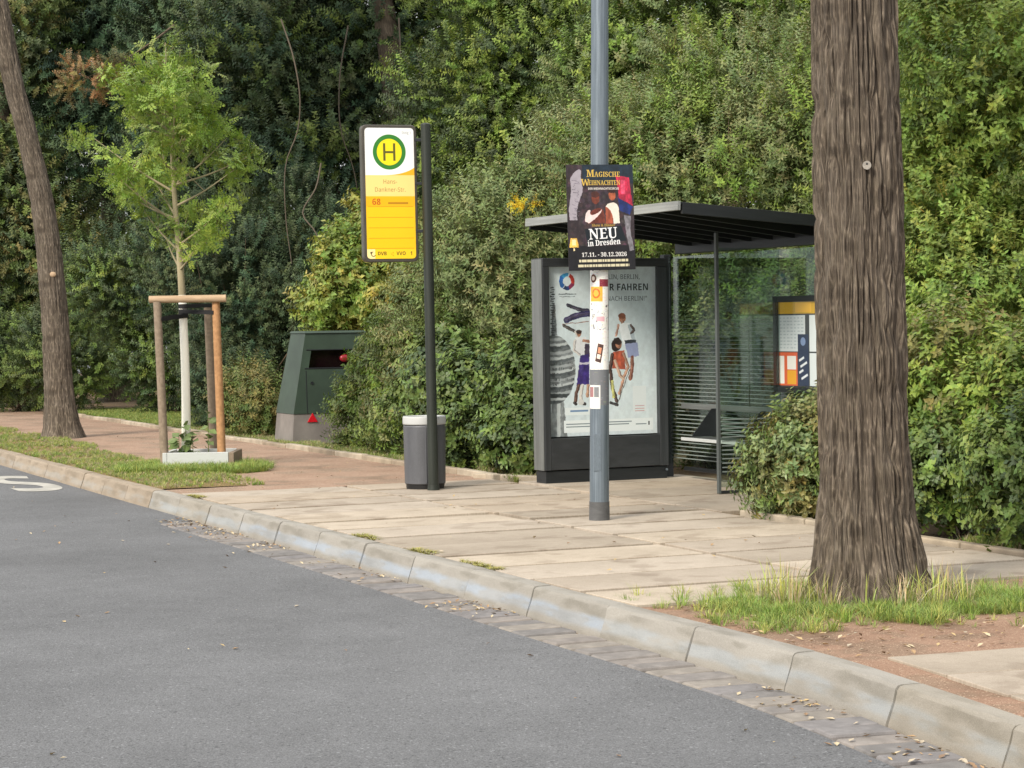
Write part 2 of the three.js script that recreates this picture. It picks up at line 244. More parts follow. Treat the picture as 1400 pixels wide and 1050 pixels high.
// ───────────────────────── foliage kit ─────────────────────────
const LEAF = { tris: [] };
function leafInto(P, C, pos, dirv, up, len, wid, fold, col) { // a pointed leaf folded along its midrib, four faces
  const f = dirv.clone().normalize(), s = f.clone().cross(up).normalize(), u = s.clone().cross(f).normalize();
  const b = pos, t = pos.clone().addScaledVector(f, len).addScaledVector(u, -0.15 * len), c = pos.clone().addScaledVector(f, len * 0.5).addScaledVector(u, -fold * wid);
  const l = pos.clone().addScaledVector(f, len * 0.42).addScaledVector(s, -wid / 2), r = pos.clone().addScaledVector(f, len * 0.42).addScaledVector(s, wid / 2);
  for (const v of [b, c, l, l, c, t, b, r, c, c, r, t]) { P.push(v.x, v.y, v.z); C.push(...col); }
}
function geoOf(P, C) { const g = new THREE.BufferGeometry(); g.setAttribute('position', new THREE.Float32BufferAttribute(P, 3)); g.setAttribute('color', new THREE.Float32BufferAttribute(C, 3)); g.computeVertexNormals(); return g; }
function sprig(seed, { n = 10, len = 0.055, wid = 0.028, span = 0.17, spread = 0.9, fold = 0.22, pinnate = 0, tilt = 0.5, stem = true }) {
  const r = rnd(seed), P = [], C = [], lv = () => { const k = lerp(0.78, 1.22, r()); return [k * lerp(0.92, 1.1, r()), k, k * lerp(0.85, 1.1, r())]; };
  for (let i = 0; i < n; i++) {
    const t = (i + 0.6) / n, a = i * 2.4 + r() * 0.7, o = V(Math.cos(a), 0, Math.sin(a)), base = V((r() - 0.5) * 0.02, t * span, (r() - 0.5) * 0.02), d = o.clone().multiplyScalar(spread).add(V(0, lerp(0.15, 0.8, t) * (1 - tilt) + (r() - 0.5) * 0.5, 0)), up = V(0, 1, 0).addScaledVector(o, -0.2);
    if (pinnate) { const axis = d.clone().normalize(), side = axis.clone().cross(V(0, 1, 0)).normalize(), rl = len * pinnate * 0.55; for (let q = 0; q < pinnate; q++) { const u = (q + 1) / pinnate, b = base.clone().addScaledVector(axis, rl * u).add(V(0, -0.12 * rl * u * u, 0)), c = lv(); for (const sg of q === pinnate - 1 ? [0] : [-1, 1]) leafInto(P, C, b, side.clone().multiplyScalar(sg * 0.9).addScaledVector(axis, 0.55).add(V(0, (r() - 0.6) * 0.3, 0)), V(0, 1, 0), len * lerp(0.8, 1.1, r()), wid, fold * 0.5, c); } }
    else leafInto(P, C, base, d, up, len * lerp(0.7, 1.15, r()), wid * lerp(0.8, 1.15, r()), fold, lv());
  }
  if (stem) { const w = 0.003; for (const [dx, dz] of [[w, 0], [-w / 2, w], [-w / 2, -w]]) { const e = V(-dz, 0, dx); P.push(dx, -0.03, dz, dx + e.x, -0.03, dz + e.z, dx * 0.3, span, dz * 0.3); for (let q = 0; q < 3; q++) C.push(1.1, 0.7, 0.6); } }
  return geoOf(P, C);
}
const kit = {
  oval: [1, 2, 3].map((s) => sprig(s, { n: 13, len: 0.054, wid: 0.028, span: 0.18 })),
  broad: [4, 5, 6].map((s) => sprig(s, { n: 12, len: 0.07, wid: 0.044, span: 0.2, fold: 0.14 })),
  fine: [7, 8, 9].map((s) => sprig(s, { n: 18, len: 0.06, wid: 0.021, span: 0.26, spread: 0.75 })),
  pinnate: [10, 11, 12].map((s) => sprig(s, { n: 4, len: 0.05, wid: 0.025, span: 0.1, pinnate: 5, spread: 1 })),
  far: [13, 14, 15].map((s) => sprig(s, { n: 26, len: 0.082, wid: 0.044, span: 0.44, spread: 0.9 })),
  farFine: [16, 17, 18].map((s) => sprig(s, { n: 26, len: 0.1, wid: 0.03, span: 0.5, spread: 0.8 })),
};
const leafMat = (rough = 0.55, through = 0.25) => new THREE.MeshPhysicalMaterial({ color: 0xffffff, vertexColors: true, roughness: rough, transmission: through, thickness: 0, side: THREE.DoubleSide, specularIntensity: 0.7 });
const LM = { gloss: leafMat(0.5, 0.25), dull: leafMat(0.8, 0.35), soft: leafMat(0.66, 0.42), thin: leafMat(0.6, 0.5) };
const CAM = V(0, 1.6, 0);
function crown(parent, name, blobs, count, type, mat, palette, seed, o = {}) { // sprigs gathered in clumps over the outside of each blob, fewer through the inside
  const r = rnd(seed), { clump = 0.34, clumps = 26, inner = 0.22, minY = 0.03, scale = [0.75, 1.3], drop = 0.15, back = 0.5, lumps = 0.16 } = o;
  const wts = blobs.map((b) => Math.pow(b[3] * b[4] * b[5], 2 / 3)), tot = wts.reduce((a, b) => a + b, 0), per = [[]], vi = seed % kit[type].length;
  const q = new THREE.Quaternion(), Y = V(0, 1, 0), e = new THREE.Color(), ball = () => { let x, y, z; do { x = r() * 2 - 1; y = r() * 2 - 1; z = r() * 2 - 1; } while (x * x + y * y + z * z > 1); return V(x, y, z); };
  blobs.forEach((b, bi) => {
    const c = V(b[0], b[1], b[2]), rad = V(b[3], b[4], b[5]), toCam = CAM.clone().sub(c).setY(0).normalize(), cl = [], mean = Math.cbrt(b[3] * b[4] * b[5]);
    for (let i = 0; i < clumps; i++) { const d = ball().normalize(); const k = lerp(0.62, 1.0, r()) * (1 + lumps * (r() - 0.5)); cl.push([d.clone().multiply(rad).multiplyScalar(k).add(c), mean * clump * lerp(0.55, 1.25, r()), palette[Math.floor(r() * palette.length)]]); }
    const n = Math.round(count * 1.15 * wts[bi] / tot); let made = 0, guard = 0;
    while (made < n && guard++ < n * 6) {
      let p, out, col;
      if (r() < inner) { const d = ball(); p = d.clone().multiply(rad).add(c); out = d; col = palette[Math.floor(r() * palette.length)]; }
      else { const g = cl[Math.floor(r() * cl.length)], d = ball(); d.setLength(Math.pow(d.length(), 0.6)); p = d.clone().multiplyScalar(g[1]).add(g[0]); out = d.clone().add(p.clone().sub(c).divide(rad).multiplyScalar(0.8)); col = r() < 0.8 ? g[2] : palette[Math.floor(r() * palette.length)]; }
      if (p.y < minY) continue;
      if (p.clone().sub(c).divide(rad).dot(toCam) < -0.2 && r() < back) continue;
      made++;
      const dir = out.normalize().multiplyScalar(0.9).add(V(r() - 0.5, lerp(0.35, -0.3, drop) + (r() - 0.5) * 0.7, r() - 0.5)).normalize();
      q.setFromUnitVectors(Y, dir).multiply(new THREE.Quaternion().setFromAxisAngle(Y, r() * 6.283));
      const s = lerp(scale[0], scale[1], r()), k = lerp(0.72, 1.28, r()); e.setRGB(col[0] * k * lerp(0.9, 1.12, r()), col[1] * k, col[2] * k);
      per[Math.floor(r() * per.length)].push([new THREE.Matrix4().compose(p, q, V(s, s, s)), e.clone()]);
    }
  });
  per.forEach((list) => {
    if (!list.length) return;
    const m = new THREE.InstancedMesh(kit[type][vi], mat, list.length); list.forEach(([x, c], i) => { m.setMatrixAt(i, x); m.setColorAt(i, c); });
    m.name = name; m.userData.kind = 'stuff'; m.castShadow = m.receiveShadow = true; parent.add(m);
  });
}
function stems(parent, base, targets, r0, mat, seed, name = 'branches', wob = 0.12) { // bare stems from the ground out to points inside the crown
  const r = rnd(seed), gs = targets.map((t) => { const b = V(...base).add(V((r() - 0.5) * 0.25, 0, (r() - 0.5) * 0.25)), e = V(...t), m1 = b.clone().lerp(e, 0.35).add(V((r() - 0.5) * wob, wob, (r() - 0.5) * wob)), m2 = b.clone().lerp(e, 0.7).add(V((r() - 0.5) * wob, wob * 0.6, (r() - 0.5) * wob)); return taper([b, m1, m2, e], [r0, r0 * 0.7, r0 * 0.25], 5, 8); });
  part(name, gs, mat, parent).userData.kind = 'stuff';
}
const G = { // leaf colours, linear; dark and deep also have the left woods' shade painted in
  grey: [[0.22, 0.285, 0.1], [0.26, 0.31, 0.13], [0.19, 0.255, 0.095], [0.27, 0.29, 0.12]],
  mid: [[0.15, 0.225, 0.05], [0.18, 0.255, 0.055], [0.125, 0.19, 0.048]],
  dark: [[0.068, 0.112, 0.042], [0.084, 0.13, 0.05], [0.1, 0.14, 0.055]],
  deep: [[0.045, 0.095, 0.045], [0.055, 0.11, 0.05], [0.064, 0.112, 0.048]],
  bright: [[0.24, 0.35, 0.06], [0.28, 0.38, 0.07], [0.21, 0.32, 0.055]],
  yellow: [[0.42, 0.42, 0.08], [0.46, 0.44, 0.1], [0.35, 0.38, 0.08]],
  young: [[0.29, 0.42, 0.055], [0.25, 0.37, 0.05], [0.34, 0.46, 0.08]],
  olive: [[0.22, 0.22, 0.065], [0.18, 0.19, 0.06], [0.26, 0.24, 0.08]],
  brown: [[0.48, 0.3, 0.15], [0.42, 0.27, 0.12], [0.36, 0.3, 0.11]],
};

// ───────────────────────── street trees ─────────────────────────
function trunkGeo(path, seg, len, amp, freq, seed, vs = 1) { // path: [y, x, z, radius] from the ground up; bark ridges are real relief
  const ys = path.map((p) => p[0]), val = (y, k) => { let i = 0; while (i < ys.length - 2 && ys[i + 1] < y) i++; const t = clamp((y - ys[i]) / (ys[i + 1] - ys[i])), v = (q) => path[clamp(q, 0, path.length - 1)][k], h = ys[i + 1] - ys[i], sl = (q) => { const a = clamp(q - 1, 0, ys.length - 1), b = clamp(q + 1, 0, ys.length - 1); return (v(b) - v(a)) / (ys[b] - ys[a]); }, t2 = t * t, t3 = t2 * t; return (2 * t3 - 3 * t2 + 1) * v(i) + (t3 - 2 * t2 + t) * h * sl(i) + (-2 * t3 + 3 * t2) * v(i + 1) + (t3 - t2) * h * sl(i + 1); };
  const P = [], UV = [], ix = [], y0 = ys[0], y1 = ys.at(-1), reps = Math.max(1, Math.round(path[path.length >> 1][3] * 6.28 / 0.8));
  for (let j = 0; j <= len; j++) {
    const y = lerp(y0, y1, j / len), cx = val(y, 1), cz = val(y, 2), R = val(y, 3);
    for (let i = 0; i <= seg; i++) {
      const a = i / seg * Math.PI * 2, fi = i / seg * freq, w = (fbm(fi * 0.35, y * 0.9, 0, 3, seed) - 0.5) * 0.9;
      const wrapN = (f, yy, s) => lerp(vnoise(f, yy, 0, 0, s), vnoise(f - freq, yy, 0, 0, s), sstep(0.9, 1, i / seg));
      const n1 = wrapN(fi + w, y * 3.0 * vs, seed + 1), n2 = wrapN(fi * 2.3 + w, y * 4.5 * vs, seed + 2), g1 = (2 * n1 - 1) / 0.3, g2 = (2 * n2 - 1) / 0.3, rid = 1 - Math.exp(-g1 * g1) - 0.4 * Math.exp(-g2 * g2);
      const butt = y < 0.7 ? (0.7 - y) * (0.7 - y) * 0.1 * (0.5 + Math.sin(a * 5 + seed) * 0.5) : 0, lump = (fbm(a * 1.2 + (a > Math.PI ? 0 : 0), y * 0.9, 0, 2, seed + 9) - 0.5) * 0.05 * R * Math.sin(a / 2);
      const rr = R + amp * (rid * 0.8 + n2 * 0.3 - 0.7) + butt + lump;
      P.push(cx + Math.cos(a) * rr, y, cz + Math.sin(a) * rr); UV.push(i / seg * reps, y / 0.8);
    }
  }
  for (let j = 0; j < len; j++) for (let i = 0; i < seg; i++) { const a = j * (seg + 1) + i, b = a + seg + 1; ix.push(a, b, a + 1, b, b + 1, a + 1); }
  const g = new THREE.BufferGeometry(); g.setAttribute('position', new THREE.Float32BufferAttribute(P, 3)); g.setAttribute('uv', new THREE.Float32BufferAttribute(UV, 2)); g.setIndex(ix); g.computeVertexNormals(); return g;
}
function limbs(parent, from, r0, list, mat) { for (const [pts, k] of list) part('limb', taper([from, ...pts], [r0 * k, r0 * k * 0.6, r0 * k * 0.2], 8, 12), mat, parent); }
{
  const t = thing('street_tree', 'thick street tree trunk with deeply furrowed bark in front of the shelter', 'tree', [0.035, 0, 0]);
  part('trunk', trunkGeo([[-0.08, 1.99, -12.3, 0.375], [0.04, 1.99, -12.3, 0.345], [0.14, 1.988, -12.3, 0.318], [0.28, 1.982, -12.3, 0.292], [0.5, 1.973, -12.3, 0.27], [0.92, 1.967, -12.3, 0.252], [1.75, 1.955, -12.3, 0.25], [2.56, 1.945, -12.3, 0.247], [3.4, 1.935, -12.3, 0.235], [5.6, 1.9, -12.35, 0.21]], 680, 620, 0.034, 52, 101), M.bark, t);
  limbs(t, [1.9, 5.5, -12.35], 0.19, [[[[1.4, 6.8, -12.7], [0.8, 8.6, -13]], 0.8], [[[2.5, 7, -12], [3.4, 8.7, -11.8]], 0.75], [[[2, 7, -13], [2.2, 8.9, -14.2]], 0.7], [[[1.9, 7.4, -12.2], [1.8, 10, -12]], 0.8]], M.barkFar);
  crown(t, 'crown', [[1.0, 8.4, -13, 1.7, 1.2, 1.7], [3.3, 8.6, -12, 1.6, 1.3, 1.7], [2.1, 9.8, -13.2, 2, 1.4, 2]], 2200, 'far', LM.soft, G.mid, 102, { clumps: 20, inner: 0.15, scale: [0.8, 1.2] });
  const d = part('number_disc', new THREE.CylinderGeometry(0.024, 0.024, 0.008, 24).rotateX(Math.PI / 2), std({ color: 0xb9b2a6, roughness: 0.5, map: T.scuff }), t, 'pale round metal number disc nailed to the bark'); d.position.set(1.957, 2.447, -12.3 + 0.268); part('nail', new THREE.SphereGeometry(0.006, 10, 8).translate(0, 0.008, 0.004), M.darkSteel, d);
}
{
  const t = thing('street_tree', 'slender leaning tree trunk on the grass verge at the left', 'tree');
  part('trunk', trunkGeo([[-0.06, -6.72, -32.2, 0.34], [0.05, -6.72, -32.2, 0.29], [0.63, -6.76, -32.2, 0.225], [1.93, -6.81, -32.2, 0.2], [3.24, -6.92, -32.2, 0.178], [4.43, -7.14, -32.2, 0.158], [5.4, -7.37, -32.2, 0.155], [6.48, -7.56, -32.2, 0.16], [8.6, -7.9, -32.2, 0.14]], 120, 260, 0.018, 24, 111), M.bark, t);
  limbs(t, [-7.88, 8.5, -32.2], 0.13, [[[[-8.6, 9.6, -32], [-9.4, 11, -31.6]], 0.8], [[[-7.4, 9.8, -32.4], [-6.4, 11.2, -32.6]], 0.8], [[[-7.9, 10, -33], [-8, 12, -33.8]], 0.7]], M.barkFar);
  crown(t, 'crown', [[-9, 10.4, -31.6, 1.8, 1.4, 1.8], [-6.5, 10.6, -32.6, 1.8, 1.4, 1.8], [-7.9, 12, -33, 2, 1.5, 2]], 4200, 'far', LM.soft, G.mid, 112, { clumps: 20, inner: 0.15 });
  const k = part('branch_stub', new THREE.SphereGeometry(0.05, 14, 10), M.woodPale, t, 'pale cut branch stub'); k.scale.set(1, 0.8, 0.5); k.position.set(-6.78, 2.42, -32.02);
}

// ───────────────────────── young tree with its stakes ─────────────────────────
const YX = -3.8, YZ = -25.05;
{
  const t = thing('young_tree', 'young light green tree with limewashed stem tied between stakes', 'tree');
  part('limewashed_stem', taper([[YX - 0.0, 0, YZ], [YX + 0.01, 1, YZ], [YX - 0.01, 1.98, YZ]], [0.055, 0.05, 0.047], 16, 16), M.limewash, t, 'stem painted white up to the stakes');
  const bk = std({ map: T.scuff, color: 0xbdb08e, roughness: 0.95 });
  part('trunk', taper([[YX - 0.01, 1.96, YZ], [YX - 0.03, 2.4, YZ], [YX - 0.07, 3.0, YZ], [YX - 0.1, 3.7, YZ], [YX - 0.15, 4.9, YZ]], [0.043, 0.034, 0.025, 0.016, 0.006], 10, 24), bk, t);
  const r = rnd(121), br = [], tips = [];
  for (let i = 0; i < 38; i++) { const h = lerp(2.12, 4.65, Math.pow(r(), 0.9)), a = i * 2.4 + r() * 0.9, up = lerp(0.3, 0.95, r()), L = (h < 3 ? lerp(0.6, 1.2, (h - 2.1) / 0.9) : lerp(1.15, 0.3, (h - 3) / 1.6)) * lerp(0.6, 1.25, r()), o = V(YX - 0.03 - (h - 2) * 0.045, h, YZ), e = o.clone().add(V(Math.cos(a) * L * 0.85, L * up * 0.8, Math.sin(a) * L * 0.85)), m = o.clone().lerp(e, 0.5).add(V(0, -0.03, 0)); br.push(taper([o, m, e], [0.016, 0.01, 0.004], 5, 8)); tips.push([e, L]); if (r() < 0.6) tips.push([o.clone().lerp(e, 0.62 + r() * 0.15).add(V((r() - 0.5) * 0.12, -0.02, (r() - 0.5) * 0.12)), L * 0.6]); if (r() < 0.8) { const e2 = m.clone().add(V((r() - 0.5) * 0.5, 0.25, (r() - 0.5) * 0.5)); br.push(taper([m, m.clone().lerp(e2, 0.5), e2], [0.006, 0.003], 4, 5)); tips.push([e2, L * 0.7]); } }
  part('branches', br, bk, t).userData.kind = 'stuff';
  crown(t, 'crown', tips.filter(([e]) => e.y < 5.2).map(([e, L]) => [e.x, e.y, e.z, 0.13 * L + 0.05, 0.08 * L + 0.04, 0.13 * L + 0.05]), 560, 'pinnate', LM.thin, G.young, 122, { clumps: 4, inner: 0.3, clump: 0.55, drop: 0.35, back: 0, scale: [0.7, 1.15] });
}
{
  const t = thing('tree_stake_frame', 'three round wooden stakes with top rail around the young tree', 'tree stake');
  const st = (x, z, x2, z2, h, mat, lab) => part('stake', taper([[x, -0.05, z], [lerp(x, x2, 0.5), h / 2, lerp(z, z2, 0.5)], [x2, h, z2]], [0.05, 0.047, 0.045], 18, 12), mat, t, lab);
  st(-3.985, -24.66, -4.045, -24.7, 1.9, M.woodGrey, 'weathered grey stake'); st(-3.345, -24.77, -3.385, -24.78, 1.9, M.woodWarm, 'orange brown new stake'); st(-3.535, -25.5, -3.575, -25.45, 1.88, M.woodGrey, 'weathered grey stake at the back');
  const g = new THREE.CylinderGeometry(0.042, 0.044, 0.88, 18, 1).rotateZ(Math.PI / 2); part('rail', g, M.woodPale, t, 'pale round top rail').position.set(-3.7, 1.93, -24.73);
}
const strap = (a, b, y0, y1, label) => { // webbing run from a stake around the stem
  const s = thing('tree_strap', label, 'strap', [0, 0, 0], 0, 'straps holding the young tree'), mk = (off) => { const p0 = V(a[0], y0, a[1]), p1 = V(b[0], y1, b[1]), d = p1.clone().sub(p0), len = d.length(), n = V(-d.z, 0, d.x).normalize().multiplyScalar(off); const g = rbox(len, 0.045, 0.006, 0.002); g.rotateZ(Math.atan2(d.y, Math.hypot(d.x, d.z))); g.rotateY(Math.atan2(-d.z, d.x)); const c = p0.clone().lerp(p1, 0.5).add(n); return g.translate(c.x, c.y, c.z); };
  part('webbing', [mk(0.052), mk(-0.052)], M.strap, s); part('loop', new THREE.CylinderGeometry(0.057, 0.057, 0.05, 20, 1, true).translate(b[0], y1, b[1]), std({ color: 0x141416, roughness: 0.8, side: THREE.DoubleSide }), s);
};
strap([-4.035, -24.69], [YX, YZ], 1.7, 1.74, 'black strap from the grey left stake to the young stem'); strap([-3.38, -24.78], [YX, YZ], 1.77, 1.79, 'black strap from the orange stake to the young stem'); strap([-3.57, -25.46], [YX, YZ], 1.86, 1.85, 'black strap from the rear stake to the young stem');
{
  const t = thing('tree_surround', 'low pale concrete frame around the foot of the young tree', 'tree surround', [-3.6, 0, -24.98]);
  const m = std({ color: 0xbcbfbd, roughness: 0.9, bumpMap: T.scuff, bumpScale: 0.003 });
  part('board', rbox(0.7, 0.2, 0.05, 0.006, 0, 0.075, 0.36), m, t); part('board', rbox(0.7, 0.2, 0.05, 0.006, 0, 0.075, -0.36), m, t); part('board', rbox(0.05, 0.2, 0.77, 0.006, -0.377, 0.075, 0), m, t); part('end_board', rbox(0.06, 0.2, 0.77, 0.006, 0.383, 0.07, 0), M.woodGrey, t, 'brown wooden end board');
  part('earth', new THREE.BoxGeometry(0.7, 0.1, 0.668).translate(0, 0.06, 0), M.soil, t);
}

// ───────────────────────── bus stop sign ─────────────────────────
const FONT = 'sans-serif';
function rough(c, w, h, seed, amt = 7, keep = 0) { // break up the drawn picture as a printed photograph is broken up
  const a = c.getImageData(0, 0, w, h), o = new Uint8ClampedArray(a.data);
  for (let y = 0; y < h; y++) for (let x = 0; x < w; x++) { const dx = Math.round((fbm(x / 14, y / 14, 0, 3, seed) - 0.5) * amt * 2.6), dy = Math.round((fbm(x / 14, y / 14, 0, 3, seed + 50) - 0.5) * amt * 2.6), k = (y * w + x) * 4, q = (clamp(y + dy, 0, h - 1) * w + clamp(x + dx, 0, w - 1)) * 4, n = 1 + (fbm(x / 22, y / 30, 0, 4, seed + 90) - 0.5) * 0.75; for (let i = 0; i < 3; i++) { const v = o[q + i], flatBg = o[q] > 150 && o[q + 2] > 165 && o[q + 1] > 160; a.data[k + i] = v * (flatBg ? 1 + (n - 1) * 0.15 : n); } }
  c.putImageData(a, 0, 0);
}
const signTex = paint(512, 1280, (c, w, h) => {
  c.fillStyle = '#f4f5f1'; c.fillRect(0, 0, w, h);
  c.fillStyle = '#f2b416'; c.beginPath(); c.moveTo(190, 462); c.quadraticCurveTo(400, 462, 512, 388); c.lineTo(512, 470); c.lineTo(190, 470); c.fill();
  c.fillStyle = '#fbdc86'; c.fillRect(0, 462, w, 208); c.fillStyle = '#fcc808'; c.fillRect(0, 668, w, h - 668);
  c.fillStyle = '#2f7d2a'; c.beginPath(); c.arc(254, 236, 172, 0, 7); c.fill(); c.fillStyle = '#ffe011'; c.beginPath(); c.arc(254, 236, 130, 0, 7); c.fill();
  c.fillStyle = '#5a5a1c'; c.fillRect(190, 150, 24, 172); c.fillRect(294, 150, 24, 172); c.fillRect(200, 226, 110, 22);
  c.fillStyle = '#8c8f96'; c.font = `34px ${FONT}`; c.textAlign = 'right'; c.fillText('Steig 1', 488, 58);
  c.textAlign = 'center'; c.fillStyle = '#9c7a3c'; c.font = `58px ${FONT}`; c.fillText('Hans-', 256, 546); c.fillText('Dankner-Str.', 256, 624);
  c.fillStyle = '#f7b804'; c.fillRect(0, 672, w, 96); c.textAlign = 'left'; c.fillStyle = '#c25a08'; c.font = `bold 84px ${FONT}`; c.fillText('68', 62, 752); c.fillStyle = '#b98300'; c.fillRect(230, 726, 210, 20);
  c.fillStyle = '#d79c00'; for (const y of [766, 872, 974, 1076, 1176]) c.fillRect(20, y, 472, 7);
  c.fillStyle = '#fbe7a0'; c.fillRect(0, 1186, w, 94); c.fillStyle = '#fcd21c'; c.fillRect(84, 1186, 428, 94);
  c.fillStyle = '#4a3410'; c.font = `bold 50px ${FONT}`; c.fillText('DVB', 108, 1246); c.fillText('VVO', 306, 1246); c.fillText('1', 450, 1246);
  c.strokeStyle = '#4a3410'; c.lineWidth = 7; c.beginPath(); c.arc(66, 1234, 22, 0.4, 4.6); c.stroke(); c.fillRect(34, 1212, 18, 18); c.fillStyle = '#d9a800'; for (const [x, y] of [[256, 1236], [272, 1222], [272, 1248]]) { c.beginPath(); c.arc(x, y, 7, 0, 7); c.fill(); }
});
function faceGeo(w, h, r) { const s = new THREE.Shape(), x = -w / 2, y = -h / 2; s.moveTo(x + r, y); s.lineTo(x + w - r, y); s.quadraticCurveTo(x + w, y, x + w, y + r); s.lineTo(x + w, y + h - r); s.quadraticCurveTo(x + w, y + h, x + w - r, y + h); s.lineTo(x + r, y + h); s.quadraticCurveTo(x, y + h, x, y + h - r); s.lineTo(x, y + r); s.quadraticCurveTo(x, y, x + r, y); return s; }
function faceUV(g, w, h) { const p = g.attributes.position, uv = new Float32Array(p.count * 2); for (let i = 0; i < p.count; i++) { uv[2 * i] = p.getX(i) / w + 0.5; uv[2 * i + 1] = p.getY(i) / h + 0.5; } g.setAttribute('uv', new THREE.BufferAttribute(uv, 2)); return g; }
{
  const t = thing('bus_stop_sign', 'tall yellow and white bus stop sign with green ring on a dark pole', 'bus stop sign', [-0.775, 0, -20.85]); t.rotation.z = 0.006;
  part('pole', [new THREE.CylinderGeometry(0.048, 0.05, 3.52, 24).translate(0, 1.76, 0), new THREE.SphereGeometry(0.048, 20, 8, 0, 6.3, 0, 1.57).scale(1, 0.4, 1).translate(0, 3.52, 0)], M.greenPole, t); part('foot_collar', new THREE.CylinderGeometry(0.056, 0.06, 0.05, 24).translate(0, 0.02, 0), M.greenPole, t);
  const a = 0.34, B = new THREE.Group(); const W = 0.535, H = 1.3, cx = -0.37;
  const fr = part('sign_box', new THREE.ExtrudeGeometry(faceGeo(W, H, 0.05), { depth: 0.07, bevelEnabled: true, bevelThickness: 0.008, bevelSize: 0.008, bevelSegments: 2, curveSegments: 8 }).translate(0, 0, -0.02), M.signFrame, t);
  fr.position.set(cx, 2.865, 0); fr.rotation.y = a;
  part('sign_face', faceUV(new THREE.ShapeGeometry(faceGeo(W - 0.045, H - 0.045, 0.04), 8), W - 0.045, H - 0.045).translate(0, 0, 0.0615), std({ map: signTex, roughness: 0.35 }), fr, 'white and yellow sign face with green ringed letter');
  for (const y of [3.38, 2.96, 2.5]) part('bracket', rbox(0.1, 0.03, 0.03, 0.004, -0.09, y, -0.045), M.darkSteel, t);
}
// ───────────────────────── litter bin ─────────────────────────
{
  const t = thing('litter_bin', 'round dark grey litter bin with pale rim behind the sign pole', 'bin', [-0.865, 0, -21.13]);
  const pr = [[0.0, 0.04], [0.196, 0.04], [0.2, 0.05], [0.208, 0.6], [0.206, 0.615], [0.19, 0.615], [0.17, 0.1], [0, 0.1]].map(([x, y]) => new THREE.Vector2(x, y)); part('body', new THREE.LatheGeometry(pr, 48), M.bin, t);
  part('base', new THREE.CylinderGeometry(0.19, 0.185, 0.06, 40).translate(0, 0.02, 0), M.black, t);
  part('rim', new THREE.LatheGeometry([[0.2, 0.622], [0.211, 0.622], [0.213, 0.635], [0.213, 0.69], [0.207, 0.702], [0.17, 0.702], [0.165, 0.69], [0.165, 0.63], [0.2, 0.622]].map(([x, y]) => new THREE.Vector2(x, y)), 48), M.binRim, t);
  part('seam', rbox(0.01, 0.54, 0.006, 0.002, 0.02, 0.33, 0.207), M.bin, t);
}

